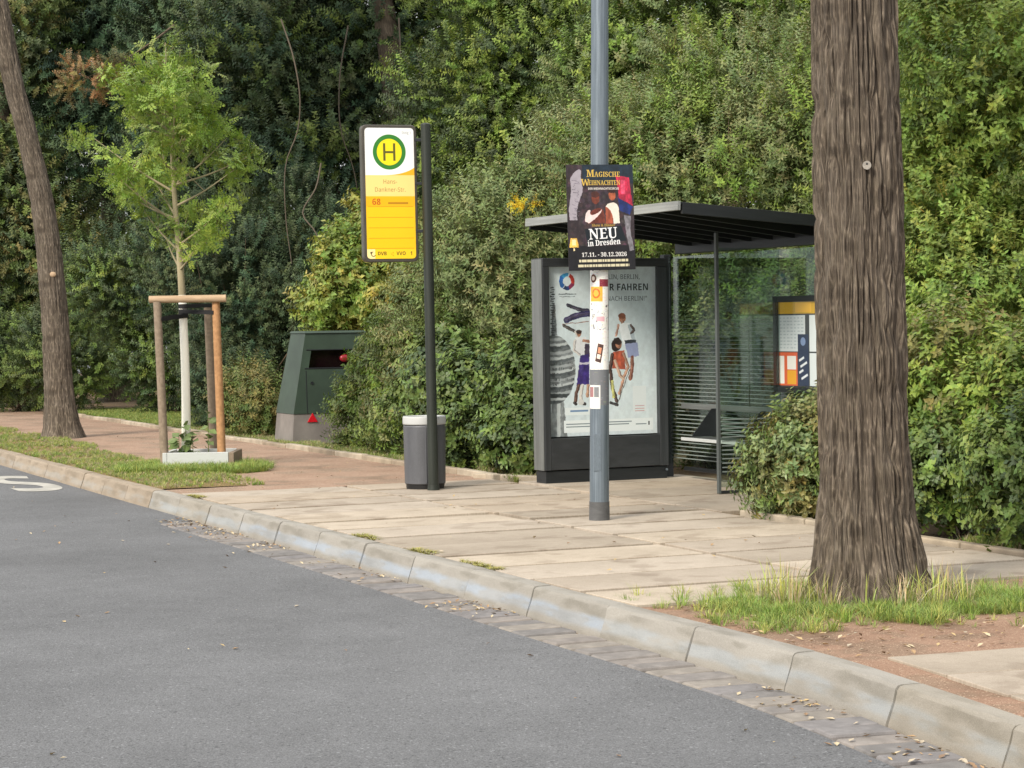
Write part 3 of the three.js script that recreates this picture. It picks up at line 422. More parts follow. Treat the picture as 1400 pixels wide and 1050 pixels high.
// ───────────────────────── lamp post, its stickers and its poster ─────────────────────────
{
  const t = thing('lamp_post', 'blue grey steel lamp post covered in white stickers at mid height', 'lamp post', [0.689, 0, -17.38]); t.rotation.z = -0.0145;
  part('pole', new THREE.CylinderGeometry(0.062, 0.079, 7.2, 40, 1).translate(0, 3.6, 0), M.zinc, t); part('base_sleeve', new THREE.CylinderGeometry(0.0815, 0.084, 0.16, 40).translate(0, 0.07, 0), std({ color: 0x6a6b6c, map: T.scuff, roughness: 0.6 }), t);
  const ring = (y0, y1, a0, a1, map, col = 0xffffff, k = 0.0012) => { const r1 = lerp(0.079, 0.062, y0 / 7.2) + k, r2 = lerp(0.079, 0.062, y1 / 7.2) + k; return part('sticker', new THREE.CylinderGeometry(r2, r1, y1 - y0, 24, 1, true, a0, a1).translate(0, (y0 + y1) / 2, 0), std({ map, color: col, roughness: 0.7, side: THREE.DoubleSide }), t); };
  const wear = (c, w, h, seed, n = 160) => { const r = rnd(seed); for (let i = 0; i < n; i++) { c.fillStyle = `rgba(${120 + r() * 110 | 0},${115 + r() * 110 | 0},${110 + r() * 110 | 0},${0.1 + r() * 0.22})`; c.fillRect(r() * w, r() * h, 2 + r() * 26, 1 + r() * 8); } };
  const sA = paint(256, 512, (c, w, h) => { c.fillStyle = '#e6e4de'; c.fillRect(0, 0, w, h); c.fillStyle = '#2a2222'; c.beginPath(); c.arc(120, 30, 40, 3.3, 6); c.lineWidth = 16; c.strokeStyle = '#2a2222'; c.stroke(); c.fillStyle = '#7c2436'; c.fillRect(150, 90, 100, 60); c.fillStyle = '#5a3020'; c.beginPath(); c.arc(86, 84, 34, 0, 7); c.fill(); c.fillStyle = '#e8d8c8'; c.beginPath(); c.arc(86, 84, 18, 0, 7); c.fill(); c.fillStyle = '#eca93c'; c.fillRect(50, 150, 130, 120); c.strokeStyle = '#c9641c'; c.lineWidth = 14; c.beginPath(); c.arc(116, 204, 34, 0, 7); c.stroke(); wear(c, w, h, 5, 420); c.fillStyle = '#d2a8b0'; c.fillRect(120, 390, 80, 40); { const q = rnd(77); for (let i = 0; i < 34; i++) { c.fillStyle = ['#9aa2a8', '#86898c', '#c9c0b4', '#b7bcc0', '#5e5a5a'][i % 5]; c.save(); c.translate(q() * w, 280 + q() * 230); c.rotate(q() * 3); c.fillRect(0, 0, 8 + q() * 34, 4 + q() * 14); c.restore(); } } });
  const sB = paint(256, 256, (c, w, h) => { c.fillStyle = '#edebe6'; c.fillRect(0, 0, w, h); c.save(); c.translate(150, 150); c.rotate(0.22); c.fillStyle = '#46302c'; c.fillRect(-24, -62, 52, 120); c.fillStyle = '#c98a6a'; c.fillRect(-14, -40, 30, 40); c.fillStyle = '#e3d5c8'; c.fillRect(-14, 6, 30, 30); c.restore(); wear(c, w, h, 6, 260); });
  const sC = paint(256, 256, (c, w, h) => { c.fillStyle = '#6c6f73'; c.fillRect(0, 0, w, h); wear(c, w, h, 7, 60); });
  const sD = paint(256, 256, (c, w, h) => { c.fillStyle = '#d9d8d4'; c.fillRect(0, 0, w, h); c.fillStyle = '#9a6f70'; c.fillRect(16, 20, 110, 110); c.fillStyle = '#7a7d80'; c.fillRect(140, 20, 90, 110); wear(c, w, h, 8, 60); });
  ring(1.52, 2.03, -1.75, 2.9, sA); ring(1.215, 1.53, -1.9, 3.1, sB, 0xffffff, 0.0016); ring(0.93, 1.21, -1.9, 3.5, sC, 0xffffff, 0.001); ring(0.9, 1.09, -1.45, 1.5, sD, 0xffffff, 0.002);
  part('service_door', rbox(0.06, 0.3, 0.006, 0.003, -0.02, 0.55, 0.0775), M.zinc, t);
  part('arm', tube([[0, 7.15, 0], [-0.3, 7.6, 0], [-1.2, 7.8, 0.1]], 0.04, 10, 14), M.zinc, t); part('lamp_head', rbox(0.7, 0.1, 0.24, 0.04, -1.5, 7.8, 0.1), M.zinc, t);
}
const posterTex = paint(640, 896, (c, w, h) => {
  c.fillStyle = '#33292d'; c.fillRect(0, 0, w, h); const r = rnd(31);
  for (let i = 0; i < 420; i++) { c.fillStyle = `rgba(${70 + r() * 50 | 0},${55 + r() * 40 | 0},${62 + r() * 40 | 0},0.22)`; c.beginPath(); c.arc(r() * w, r() * h, 4 + r() * 22, 0, 7); c.fill(); }
  c.fillStyle = '#17151a'; c.fillRect(0, 690, w, 206); c.fillStyle = '#1c2b38'; c.fillRect(150, 0, 490, 160);
  // left: a pale dancer's costume; right: a red and blue banner
  c.fillStyle = '#aaa3ac'; c.beginPath(); c.moveTo(20, 470); c.bezierCurveTo(-10, 330, 60, 260, 30, 130); c.bezierCurveTo(60, 40, 150, 20, 140, 60); c.bezierCurveTo(120, 130, 170, 190, 140, 250); c.bezierCurveTo(100, 330, 80, 380, 90, 470); c.fill();
  c.strokeStyle = '#6f6874'; c.lineWidth = 5; for (let i = 0; i < 26; i++) { c.beginPath(); c.moveTo(40 + r() * 70, 130 + i * 13); c.lineTo(60 + r() * 70, 136 + i * 13); c.stroke(); }
  c.fillStyle = '#c02a4a'; c.beginPath(); c.moveTo(470, 90); c.lineTo(600, 110); c.lineTo(630, 350); c.lineTo(500, 290); c.fill(); c.fillStyle = '#e05070'; c.fillRect(520, 130, 40, 120); c.fillStyle = '#1f2f6c'; c.beginPath(); c.moveTo(490, 280); c.lineTo(630, 360); c.lineTo(600, 430); c.lineTo(500, 390); c.fill();
  c.fillStyle = '#7d7a80'; c.beginPath(); c.moveTo(540, 430); c.lineTo(610, 440); c.lineTo(600, 560); c.lineTo(632, 730); c.lineTo(590, 740); c.lineTo(560, 600); c.fill();
  // two performers
  c.fillStyle = '#7a3b2a'; c.beginPath(); c.ellipse(270, 285, 38, 50, 0, 0, 7); c.fill(); c.fillStyle = '#4a2720'; c.beginPath(); c.ellipse(268, 252, 40, 28, 0, 0, 7); c.fill(); c.fillStyle = '#6b3226'; c.beginPath(); c.moveTo(190, 500); c.bezierCurveTo(190, 360, 330, 340, 350, 400); c.lineTo(360, 500); c.fill(); c.fillStyle = '#f0dcd8'; c.beginPath(); c.moveTo(165, 480); c.bezierCurveTo(160, 390, 220, 370, 220, 390); c.bezierCurveTo(200, 440, 250, 440, 330, 380); c.bezierCurveTo(320, 430, 240, 470, 200, 500); c.fill();
  c.fillStyle = '#a85a3c'; c.beginPath(); c.ellipse(432, 255, 34, 48, 0, 0, 7); c.fill(); c.fillStyle = '#3a1d18'; c.beginPath(); c.ellipse(430, 218, 38, 24, 0, 0, 7); c.fill(); c.fillStyle = '#a0523a'; c.fillRect(365, 360, 70, 145); c.fillStyle = '#efe6d8'; c.beginPath(); c.moveTo(365, 360); c.bezierCurveTo(390, 310, 470, 310, 490, 360); c.lineTo(500, 500); c.lineTo(440, 505); c.bezierCurveTo(440, 430, 410, 370, 365, 360); c.fill();
  c.fillStyle = '#f5c35a'; c.beginPath(); c.moveTo(20, 620); c.lineTo(80, 620); c.lineTo(98, 700); c.lineTo(6, 700); c.fill(); c.fillStyle = '#ffe9b0'; c.fillRect(34, 634, 36, 50); c.fillRect(44, 708, 14, 24);
  rough(c, w, h, 600, 3.5);
  c.textAlign = 'center'; c.fillStyle = '#e0bb52'; c.font = 'bold 84px serif'; c.fillText('M', 228, 102); c.font = 'bold 60px serif'; c.fillText('AGISCHE', 390, 102, 250); c.font = 'bold 78px serif'; c.fillText('W', 175, 176); c.font = 'bold 56px serif'; c.fillText('EIHNACHTEN', 360, 172, 310);
  c.fillStyle = '#e8e2da'; c.font = 'bold 26px sans-serif'; c.fillText('DER WEIHNACHTSCIRCUS', 350, 212, 300);
  c.fillStyle = '#c9a24a'; c.font = 'bold 30px serif'; c.fillText('Show & Dinner', 340, 526); c.fillStyle = '#101a22'; c.beginPath(); c.moveTo(160, 545); c.lineTo(510, 520); c.lineTo(560, 650); c.lineTo(180, 690); c.fill();
  c.save(); c.translate(335, 620); c.rotate(-0.05); c.fillStyle = '#ffffff'; c.font = 'bold 128px serif'; c.fillText('NEU', 0, 10, 300); c.font = 'bold 66px serif'; c.fillText('in Dresden', 4, 66, 320); c.restore();
  c.fillStyle = '#f3f1ec'; c.font = 'bold 50px serif'; c.fillText('17.11. - 30.12.2026', 340, 782, 450); c.fillStyle = '#d8cfae'; for (const [y, a, b] of [[806, 95, 570], [848, 85, 580]]) { let x = a; const q = rnd(y); while (x < b) { const l = 14 + q() * 40; c.fillRect(x, y, Math.min(l, b - x), 22); x += l + 5; } }
});
{
  const t = thing('event_poster', 'dark printed circus poster tied high on the lamp post', 'poster', [0.737, 2.012, -17.27], 0.42); t.rotation.order = 'YXZ'; t.rotation.z = 0.018;
  const panel = rbox(0.594, 0.841, 0.008, 0.002, 0, 0.42, 0); part('board', panel, std({ color: 0x201c1e, roughness: 0.6 }), t); part('print', new THREE.PlaneGeometry(0.59, 0.837).translate(0, 0.42, 0.0052), std({ map: posterTex, roughness: 0.4 }), t);
  for (const y of [0.1, 0.74]) { const r = new THREE.TorusGeometry(0.083, 0.0025, 6, 40).rotateX(Math.PI / 2).scale(1, 1, 1.42).translate(-0.005, y, -0.12); part('cable_tie', r, M.strap, t); }
}

// ───────────────────────── bus shelter ─────────────────────────
const SH = [0.318, 0, -21.31], SHT = 25 * Math.PI / 180; // local x runs back from the kerb, z runs along the kerb towards the camera
const adTex = paint(800, 1136, (c, w, h) => {
  const g = c.createLinearGradient(0, 0, w, h); g.addColorStop(0, '#d8e2e5'); g.addColorStop(0.5, '#d7e2e6'); g.addColorStop(1, '#dfe8eb'); c.fillStyle = g; c.fillRect(0, 0, w, h); const r = rnd(41);
  // television tower
  c.fillStyle = '#8d9294'; c.beginPath(); c.moveTo(25, 900); c.lineTo(110, 900); c.lineTo(135, 1136); c.lineTo(10, 1136); c.fill(); c.fillStyle = '#c8cdce'; c.fillRect(60, 900, 26, 236);
  c.save(); c.beginPath(); c.ellipse(40, 690, 160, 230, 0, 0, 7); c.clip(); c.fillStyle = '#8a8f91'; c.fillRect(-10, 400, 240, 520); for (let i = 0; i < 26; i++) { const y = 455 + i * 18; c.strokeStyle = ['#6d7274', '#a9aeb0', '#84898b', '#c3c8c9', '#565b5e'][i % 5]; c.lineWidth = 24; c.beginPath(); c.ellipse(40, y - 40, 190, 60, 0, 0, 3.1416); c.stroke(); } c.fillStyle = '#4b5052'; for (let i = 0; i < 60; i++) c.fillRect(r() * 200, 640 + Math.floor(r() * 6) * 36, 5, 14); c.fillStyle = '#3f4446'; c.fillRect(0, 850, 210, 26); c.restore();
  c.fillStyle = '#7a7f82'; c.beginPath(); c.moveTo(28, 460); c.lineTo(70, 460); c.lineTo(58, 250); c.lineTo(40, 250); c.fill(); c.fillStyle = '#4a4f52'; for (let i = 0; i < 22; i++) c.fillRect(24 + (i % 2) * 8, 140 + i * 15, 26, 7);
  // round logo
  const arcs = [['#2d63a8', 2.2, 3.9], ['#3d93c4', 3.9, 5.0], ['#c0392b', 5.2, 6.6], ['#7b2a4a', 0.3, 1.2], ['#223a6e', 1.2, 2.1]]; c.lineWidth = 26; for (const [k, a, b] of arcs) { c.strokeStyle = k; c.beginPath(); c.arc(146, 104, 44, a, b); c.stroke(); } c.fillStyle = '#8a9599'; c.fillRect(86, 184, 126, 8); c.fillRect(92, 202, 112, 5);
  // headline
  const headline = () => { c.fillStyle = '#3d4a50'; c.textAlign = 'right'; c.font = '44px sans-serif'; c.fillText('BERLIN, BERLIN,', 686, 90, 310); c.fillStyle = '#232c31'; c.font = 'bold 62px sans-serif'; c.fillText('WIR FAHREN', 750, 166, 380); c.fillStyle = '#45535a'; c.font = '44px sans-serif'; c.fillText('NACH BERLIN!"', 738, 236, 330); };
  // athletes
  const limb = (pts, wd, col) => { c.lineCap = 'round'; c.lineJoin = 'round'; for (const [k, off, st] of [[1, 0, col], [0.5, -wd * 0.16, 'rgba(255,236,215,0.22)'], [0.3, wd * 0.3, 'rgba(20,10,20,0.3)']]) { c.strokeStyle = st; c.lineWidth = wd * k; c.beginPath(); c.moveTo(pts[0][0] + off, pts[0][1]); pts.slice(1).forEach((p) => c.lineTo(p[0] + off, p[1])); c.stroke(); } }, skin = '#a8765c', head = (x, y, q, col = '#3a2620') => { c.fillStyle = skin; c.beginPath(); c.ellipse(x, y, q, q * 1.2, 0, 0, 7); c.fill(); c.fillStyle = col; c.beginPath(); c.ellipse(x, y - q * 0.5, q * 1.05, q * 0.75, 0, 0, 7); c.fill(); };
  limb([[150, 262], [235, 292], [300, 300]], 24, '#2c2c44'); limb([[140, 360], [215, 330], [300, 320]], 40, '#302c58'); limb([[110, 388], [300, 372]], 6, '#a88a84'); limb([[118, 396], [165, 420], [205, 440]], 20, '#3a3434'); limb([[205, 440], [220, 470]], 22, '#c9c6c4');
  head(228, 450, 18); c.fillStyle = '#e6e6e8'; c.beginPath(); c.moveTo(200, 474); c.lineTo(282, 478); c.lineTo(296, 590); c.lineTo(230, 600); c.lineTo(190, 540); c.fill(); limb([[200, 500], [188, 560], [230, 590]], 20, '#d5d2d0'); limb([[262, 500], [300, 505]], 18, skin); c.fillStyle = '#4a3f52'; c.fillRect(270, 520, 34, 90); c.fillStyle = '#41307a'; c.beginPath(); c.moveTo(236, 600); c.lineTo(300, 590); c.lineTo(300, 790); c.lineTo(205, 800); c.fill(); c.fillStyle = '#cfcad8'; c.fillRect(228, 645, 74, 14); limb([[222, 800], [204, 850], [196, 905]], 24, '#5c3a30'); limb([[250, 800], [236, 870], [244, 908]], 26, '#e3ded8'); limb([[236, 918], [268, 922]], 18, '#2c2c30'); limb([[186, 916], [200, 922]], 18, '#2c2c30'); c.fillStyle = '#d8d6d2'; c.beginPath(); c.arc(238, 910, 20, 0, 7); c.fill(); limb([[290, 800], [284, 870]], 22, '#b98a70');
  head(548, 352, 26, '#7a4a38'); limb([[548, 372], [560, 402]], 22, '#9a6a54'); c.fillStyle = '#f1f5f7'; c.beginPath(); c.moveTo(520, 398); c.quadraticCurveTo(570, 372, 618, 392); c.lineTo(648, 505); c.lineTo(556, 535); c.fill(); c.fillStyle = '#b9c4cc'; c.beginPath(); c.moveTo(590, 400); c.lineTo(618, 392); c.lineTo(648, 505); c.lineTo(620, 512); c.fill(); limb([[612, 402], [640, 436], [612, 455]], 15, '#4a3432'); limb([[520, 400], [502, 470]], 16, '#b98a78'); c.fillStyle = '#2c3038'; c.fillRect(566, 500, 82, 26); c.fillStyle = '#9aa2c6'; c.beginPath(); c.moveTo(566, 526); c.lineTo(660, 520); c.lineTo(670, 610); c.lineTo(590, 620); c.fill(); limb([[620, 620], [618, 690], [604, 760]], 26, '#8c4e3c');
  c.fillStyle = '#2e201e'; c.beginPath(); c.ellipse(505, 530, 38, 48, 0.4, 0, 7); c.fill(); head(520, 528, 24, '#33211c'); c.fillStyle = '#b4563c'; c.beginPath(); c.moveTo(478, 580); c.lineTo(560, 570); c.lineTo(570, 700); c.lineTo(470, 690); c.fill(); limb([[472, 600], [455, 690], [470, 820], [500, 910]], 24, '#3a2320'); limb([[556, 590], [590, 680], [560, 740], [520, 860]], 20, '#c99478'); limb([[490, 640], [530, 740], [555, 760]], 22, '#d8b49c'); limb([[470, 780], [478, 880]], 20, '#d9d87a'); limb([[455, 920], [506, 936]], 20, '#26262a'); limb([[600, 700], [505, 930]], 5, '#4c4a48');
  rough(c, w, h, 300, 3.5);
  headline();
  // small print panels; the code square is left plain
  c.fillStyle = '#e4e9ea'; c.fillRect(620, 812, 100, 172); c.fillStyle = '#c99a9e'; for (const y of [944, 962, 978]) c.fillRect(636, y, 70, 5);
  c.fillStyle = '#e9eff0'; c.fillRect(120, 945, 240, 50); c.fillStyle = '#6f8fb5'; c.fillRect(158, 962, 130, 12); c.fillStyle = '#eef3f4'; c.fillRect(110, 1030, 660, 82); c.fillStyle = '#7f8b90'; for (const [x, y, l] of [[126, 1052, 300], [126, 1070, 260], [430, 1046, 180], [430, 1062, 160], [640, 1066, 80]]) c.fillRect(x, y, l, 7); c.fillStyle = '#1e2428'; c.fillRect(734, 1052, 10, 26);
});
{
  const t = thing('advertising_box', 'large anthracite advertising box with sports poster beside the shelter bench', 'advertising box', SH, SHT);
  const Wd = 1.4, Ht = 2.235, D = 0.26;
  part('case', [rbox(Wd, 0.085, D, 0.006, Wd / 2, Ht - 0.043, -D / 2), rbox(0.07, Ht - 0.215, D - 0.002, 0.006, 0.037, (Ht - 0.085 + 0.13) / 2, -D / 2), rbox(0.1, Ht - 0.215, D - 0.002, 0.006, Wd - 0.052, (Ht - 0.085 + 0.13) / 2, -D / 2), rbox(Wd - 0.17, Ht - 0.3, 0.02, 0.004, Wd / 2, Ht / 2, -D + 0.03), rbox(Wd - 0.174, 0.315, D - 0.004, 0.006, Wd / 2 - 0.015, 0.29, -D / 2 - 0.001)], M.anthracite, t);
  part('lit_tone_side_panel', rbox(0.006, Ht - 0.14, D - 0.03, 0.002, -0.0035, Ht / 2 + 0.06, -D / 2), M.anthraciteSide, t, 'metal side panel painted lighter as if lit from the left'); part('plinth', rbox(Wd - 0.03, 0.125, D - 0.04, 0.004, Wd / 2, 0.06, -D / 2), M.darkSteel, t);
  part('poster', new THREE.PlaneGeometry(1.225, 1.7).translate(0.685, 1.31, -0.06), std({ map: adTex, roughness: 0.6 }), t, 'pale blue sports poster with athletes'); part('pane', new THREE.PlaneGeometry(1.228, 1.702).translate(0.685, 1.31, -0.022), M.clear, t);
  part('lock', new THREE.CylinderGeometry(0.012, 0.012, 0.012, 12).rotateX(Math.PI / 2).translate(1.37, 0.09, 0.002), M.zinc, t);
}
{
  const t = thing('bus_shelter', 'open glass bus shelter with dark ribbed roof behind the street tree', 'bus shelter', SH, SHT);
  const slope = -0.075, ry = (u) => 2.585 + slope * (u + 0.16), tilt = Math.atan(slope), z0 = 0.02, z1 = 3.05, zc = (z0 + z1) / 2, L = z1 - z0;
  const roof = part('roof', rbox(2.06, 0.03, L - 0.02, 0.003), M.darkSteel, t); roof.position.set(0.87, ry(0.87) + 0.015, zc); roof.rotation.z = tilt;
  part('front_fascia', rbox(0.03, 0.078, L + 0.01, 0.003, -1.046, -0.02, 0), M.fascia, roof, 'light grey metal front edge'); for (const sg of [-1, 1]) part('end_fascia', rbox(2.06, 0.1, 0.03, 0.003, 0.016, -0.036, sg * (L / 2 - 0.005)), M.darkSteel, roof); part('rear_fascia', rbox(0.03, 0.1, L, 0.003, 1.062, -0.036, 0), M.darkSteel, roof);
  for (let i = 1; i < 8; i++) { const sh = new THREE.Shape(); sh.moveTo(-1.02, 0); sh.lineTo(1.02, 0); sh.lineTo(1.02, -0.12); sh.lineTo(0.55, -0.12); sh.lineTo(-1.02, -0.045); const g = new THREE.ExtrudeGeometry(sh, { depth: 0.04, bevelEnabled: false }).translate(0, -0.017, -0.02); part('rib', g, M.darkSteel, roof).position.z = -L / 2 + L / 8 * i; }
  part('rear_beam', rbox(0.13, 0.12, L - 0.1, 0.006, 1.52, 2.33, zc), M.anthracite, t);
  for (const z of [-0.24, 2.96]) part('post', rbox(0.085, 2.28, 0.085, 0.006, 1.52, 1.135, z), M.darkSteel, t);
  part('rail', rbox(0.05, 0.055, L - 0.22, 0.008, 1.495, 0.735, zc), M.anthraciteSide, t); part('lower_rail', rbox(0.04, 0.04, L - 0.2, 0.006, 1.52, 0.1, zc), M.darkSteel, t);
  for (const [a, b] of [[-0.19, 1.355], [1.365, 2.91]]) { const gl = part('rear_pane', new THREE.BoxGeometry(0.008, 2.12, b - a).translate(1.535, 1.19, (a + b) / 2), M.glass, t), ss = []; let y = 0.2, k = 0; while (y < 1.62) { const th = lerp(0.01, 0.0035, clamp((y - 0.7) / 0.95)); ss.push(new THREE.BoxGeometry(0.001, th, b - a - 0.02).translate(1.53, y, (a + b) / 2)); y += 0.04; k++; } part('printed_stripes', ss, M.stripe, gl, 'fine pale stripes printed on the glass').userData.kind = 'stuff'; }
  // side screen towards the camera, a narrow post, foot rail and pane
  part('side_post', rbox(0.03, 2.4, 0.035, 0.004, 0.8, 1.2, 2.01), std({ color: 0x5a605f, roughness: 0.45, metalness: 0.3 }), t); part('side_foot_rail', rbox(0.68, 0.025, 0.03, 0.004, 1.155, 0.0135, 2.01), M.darkSteel, t); const sp = part('side_pane', new THREE.BoxGeometry(0.655, 2.2, 0.008).translate(1.148, 1.16, 2.01), M.glass, t), s2 = []; for (let y = 0.2; y < 0.7; y += 0.04) s2.push(new THREE.BoxGeometry(0.63, 0.011, 0.001).translate(1.148, y, 2.0155)); part('printed_stripes', s2, M.stripe, sp, 'fine pale stripes printed on the glass').userData.kind = 'stuff';
  // bench
  const be = part('bench_seat', rbox(0.3, 0.025, 1.2, 0.006, 1.32, 0.44, 1.28), std({ color: 0x8f9494, metalness: 0.5, roughness: 0.35, map: T.scuff }), t); part('bench_edge', rbox(0.014, 0.032, 1.2, 0.003, 1.162, 0.438, 1.28), std({ color: 0xb9bdbc, roughness: 0.4 }), be); for (const z of [0.82, 1.74]) { const s = new THREE.Shape(); s.moveTo(1.19, 0.46); s.lineTo(1.47, 0.46); s.lineTo(1.47, 0.73); s.lineTo(1.42, 0.73); part('bench_bracket', new THREE.ExtrudeGeometry(s, { depth: 0.012, bevelEnabled: false }).translate(0, 0, z), M.darkSteel, be); }
}
const ttTex = paint(512, 576, (c, w, h) => {
  c.fillStyle = '#3a3c3e'; c.fillRect(0, 0, w, h); c.fillStyle = '#d8a81c'; c.fillRect(8, 8, w - 16, 78); c.fillStyle = '#f0b832'; c.fillRect(200, 12, 180, 66); c.fillStyle = '#d9dfe0'; c.fillRect(10, 96, 300, 240); const r = rnd(51); c.fillStyle = 'rgba(120,140,150,0.35)'; for (let i = 0; i < 70; i++) c.fillRect(24 + (i % 7) * 40, 110 + Math.floor(i / 7) * 22, 14 + r() * 18, 8);
  c.fillStyle = '#27324e'; c.fillRect(226, 222, 120, 340); c.fillStyle = '#7f92b8'; c.beginPath(); c.arc(284, 270, 28, 0, 7); c.fill(); c.fillStyle = '#dfe2e6'; for (const [x, y, l] of [[236, 390, 60], [250, 430, 80], [236, 470, 50], [260, 510, 76]]) { c.save(); c.translate(x, y); c.rotate(-0.4); c.fillRect(0, 0, l, 16); c.restore(); }
  c.fillStyle = '#d9623a'; c.fillRect(10, 342, 210, 222); c.fillStyle = '#ece9e2'; c.fillRect(16, 366, 54, 186); c.fillRect(104, 366, 100, 90); c.fillStyle = '#e6a62c'; c.fillRect(104, 462, 100, 92); c.fillStyle = '#d9dfe0'; c.fillRect(356, 96, 148, 240); c.fillRect(356, 346, 148, 216);
});
{
  const t = thing('timetable_case', 'dark framed timetable case with yellow header on the shelter glass', 'timetable', SH, SHT);
  part('frame', [rbox(0.05, 0.05, 0.86, 0.005, 1.47, 1.785, 2.36), rbox(0.05, 0.05, 0.86, 0.005, 1.47, 0.945, 2.36), rbox(0.05, 0.79, 0.05, 0.005, 1.471, 1.365, 1.955), rbox(0.05, 0.79, 0.05, 0.005, 1.471, 1.365, 2.765), rbox(0.02, 0.79, 0.76, 0.003, 1.488, 1.365, 2.36)], M.darkSteel, t);
  const pl = new THREE.PlaneGeometry(0.77, 0.8).rotateY(-Math.PI / 2).translate(1.474, 1.365, 2.36); part('sheets', pl, std({ map: ttTex, roughness: 0.6 }), t, 'coloured timetable sheets under a yellow header');
  part('pane', new THREE.PlaneGeometry(0.76, 0.79).rotateY(-Math.PI / 2).translate(1.452, 1.365, 2.36), M.clear, t);
}

// ───────────────────────── speed camera trailer ─────────────────────────
{
  const t = thing('speed_camera_trailer', 'dark green armoured speed camera trailer half hidden by a shrub', 'trailer', [-2.974, 0, -29.3], 24.2 * Math.PI / 180);
  const frustum = (b, u, y0, y1) => { // b,u = [x0,x1,z0,z1] below and above
    const P = [[b[0], y0, b[3]], [b[1], y0, b[3]], [b[1], y0, b[2]], [b[0], y0, b[2]], [u[0], y1, u[3]], [u[1], y1, u[3]], [u[1], y1, u[2]], [u[0], y1, u[2]]], F = [[0, 1, 5, 4], [1, 2, 6, 5], [2, 3, 7, 6], [3, 0, 4, 7], [4, 5, 6, 7], [3, 2, 1, 0]], p = [], uv = [];
    for (const f of F) for (const k of [0, 1, 2, 0, 2, 3]) { p.push(...P[f[k]]); uv.push((P[f[k]][0] + P[f[k]][2]) * 0.7, P[f[k]][1] * 0.7); }
    const g = new THREE.BufferGeometry(); g.setAttribute('position', new THREE.Float32BufferAttribute(p, 3)); g.setAttribute('uv', new THREE.Float32BufferAttribute(uv, 2)); g.computeVertexNormals(); return g;
  };
  part('skirt', frustum([-0.02, 1.3, -0.8, 0.0], [0.01, 1.27, -0.76, -0.01], 0, 0.4), M.trailerTaupe, t, 'grey brown lower skirt');
  const mid = [0.03, 1.25, -0.735, -0.035], a = frustum([0, 1.28, -0.77, 0], mid, 0.404, 0.53); 
  const at2 = (y) => { const k = (y - 0.404) / 1.1; return [0.0 + 0.21 * k, 1.28 - 0.21 * k, -0.77 + 0.09 * k, 0 - 0.06 * k]; };
  const body = part('hood', [frustum(at2(0.404), at2(1.02), 0.404, 1.02), frustum(at2(1.27), at2(1.5), 1.27, 1.5), (() => { const p = at2(1.02), q = at2(1.27); return frustum([p[0], p[0] + 0.12, p[2], p[3]], [q[0], q[0] + 0.12, q[2], q[3]], 1.02, 1.27); })(), (() => { const p = at2(1.02), q = at2(1.27); return frustum([p[1] - 0.12, p[1], p[2], p[3]], [q[1] - 0.12, q[1], q[2], q[3]], 1.02, 1.27); })(), (() => { const p = at2(1.02), q = at2(1.27); return frustum([p[0] + 0.12, p[1] - 0.12, p[2], p[2] + 0.3], [q[0] + 0.12, q[1] - 0.12, q[2], q[2] + 0.3], 1.02, 1.27); })()], M.trailerGreen, t);
  part('top_lip', frustum([0.19, 1.09, -0.7, -0.04], [0.215, 1.065, -0.68, -0.075], 1.502, 1.53), M.trailerGreen, t);
  part('window', rbox(0.85, 0.235, 0.012, 0.003, 0.645, 1.145, -0.12), std({ color: 0x14090c, roughness: 0.12 }), t, 'dark tinted camera window'); part('warning_lamp', new THREE.SphereGeometry(0.06, 18, 12).scale(1.2, 0.9, 0.6).translate(0.78, 1.15, -0.09), std({ color: 0x8c1a26, roughness: 0.3 }), t, 'red lamp behind the window');
  part('window_frame', [rbox(0.87, 0.016, 0.02, 0.004, 0.645, 1.272, -0.052), rbox(0.93, 0.016, 0.02, 0.004, 0.645, 1.02, -0.036)], M.darkSteel, t).userData.kind = 'stuff'; part('lock', new THREE.CylinderGeometry(0.022, 0.022, 0.014, 16).rotateX(Math.PI / 2).translate(0.28, 0.82, -0.02), M.darkSteel, t); part('panel_seam', rbox(0.012, 0.58, 0.006, 0.002).rotateX(-0.055).translate(0.2, 0.7, -0.016), M.darkSteel, t);
  const tri = new THREE.Shape(); tri.moveTo(-0.07, 0); tri.lineTo(0.07, 0); tri.lineTo(0, 0.12); part('reflector', new THREE.ExtrudeGeometry(tri, { depth: 0.01, bevelEnabled: true, bevelSize: 0.003, bevelThickness: 0.003, bevelSegments: 1 }).translate(0.27, 0.29, -0.004), M.redPlastic, t, 'red triangular reflector');
}

// ───────────────────────── shrubs along the path ─────────────────────────
const twigBark = std({ color: 0x5e5040, roughness: 1 });
function shrub(name, label, blobs, count, type, mat, pal, seed, o = {}, group) {
  const t = thing(name, label, 'shrub', [0, 0, 0], 0, group), b0 = blobs[0], r = rnd(seed + 900), tg = [];
  for (let i = 0; i < (o.stems ?? 9); i++) { const b = blobs[Math.floor(r() * blobs.length)]; tg.push([b[0] + (r() - 0.5) * b[3] * 1.5, Math.max(0.2, b[1] + (r() - 0.3) * b[4] * 1.3), b[2] + (r() - 0.5) * b[5] * 1.3]); }
  stems(t, [b0[0], -0.05, b0[2]], tg, o.stemR ?? 0.018, twigBark, seed + 901);
  crown(t, 'foliage', blobs, count, type, mat, pal, seed, o); return t;
}
shrub('privet_shrub', 'rounded olive green shrub at the corner of the shelter pad left of the thick trunk', [[2.42, 0.42, -17.35, 0.42, 0.44, 0.42], [2.72, 0.5, -17.5, 0.45, 0.45, 0.45], [2.2, 0.3, -17.45, 0.26, 0.32, 0.28]], 2300, 'oval', LM.gloss, [...G.grey, ...G.olive, ...G.mid], 201, { clumps: 40, clump: 0.3 });
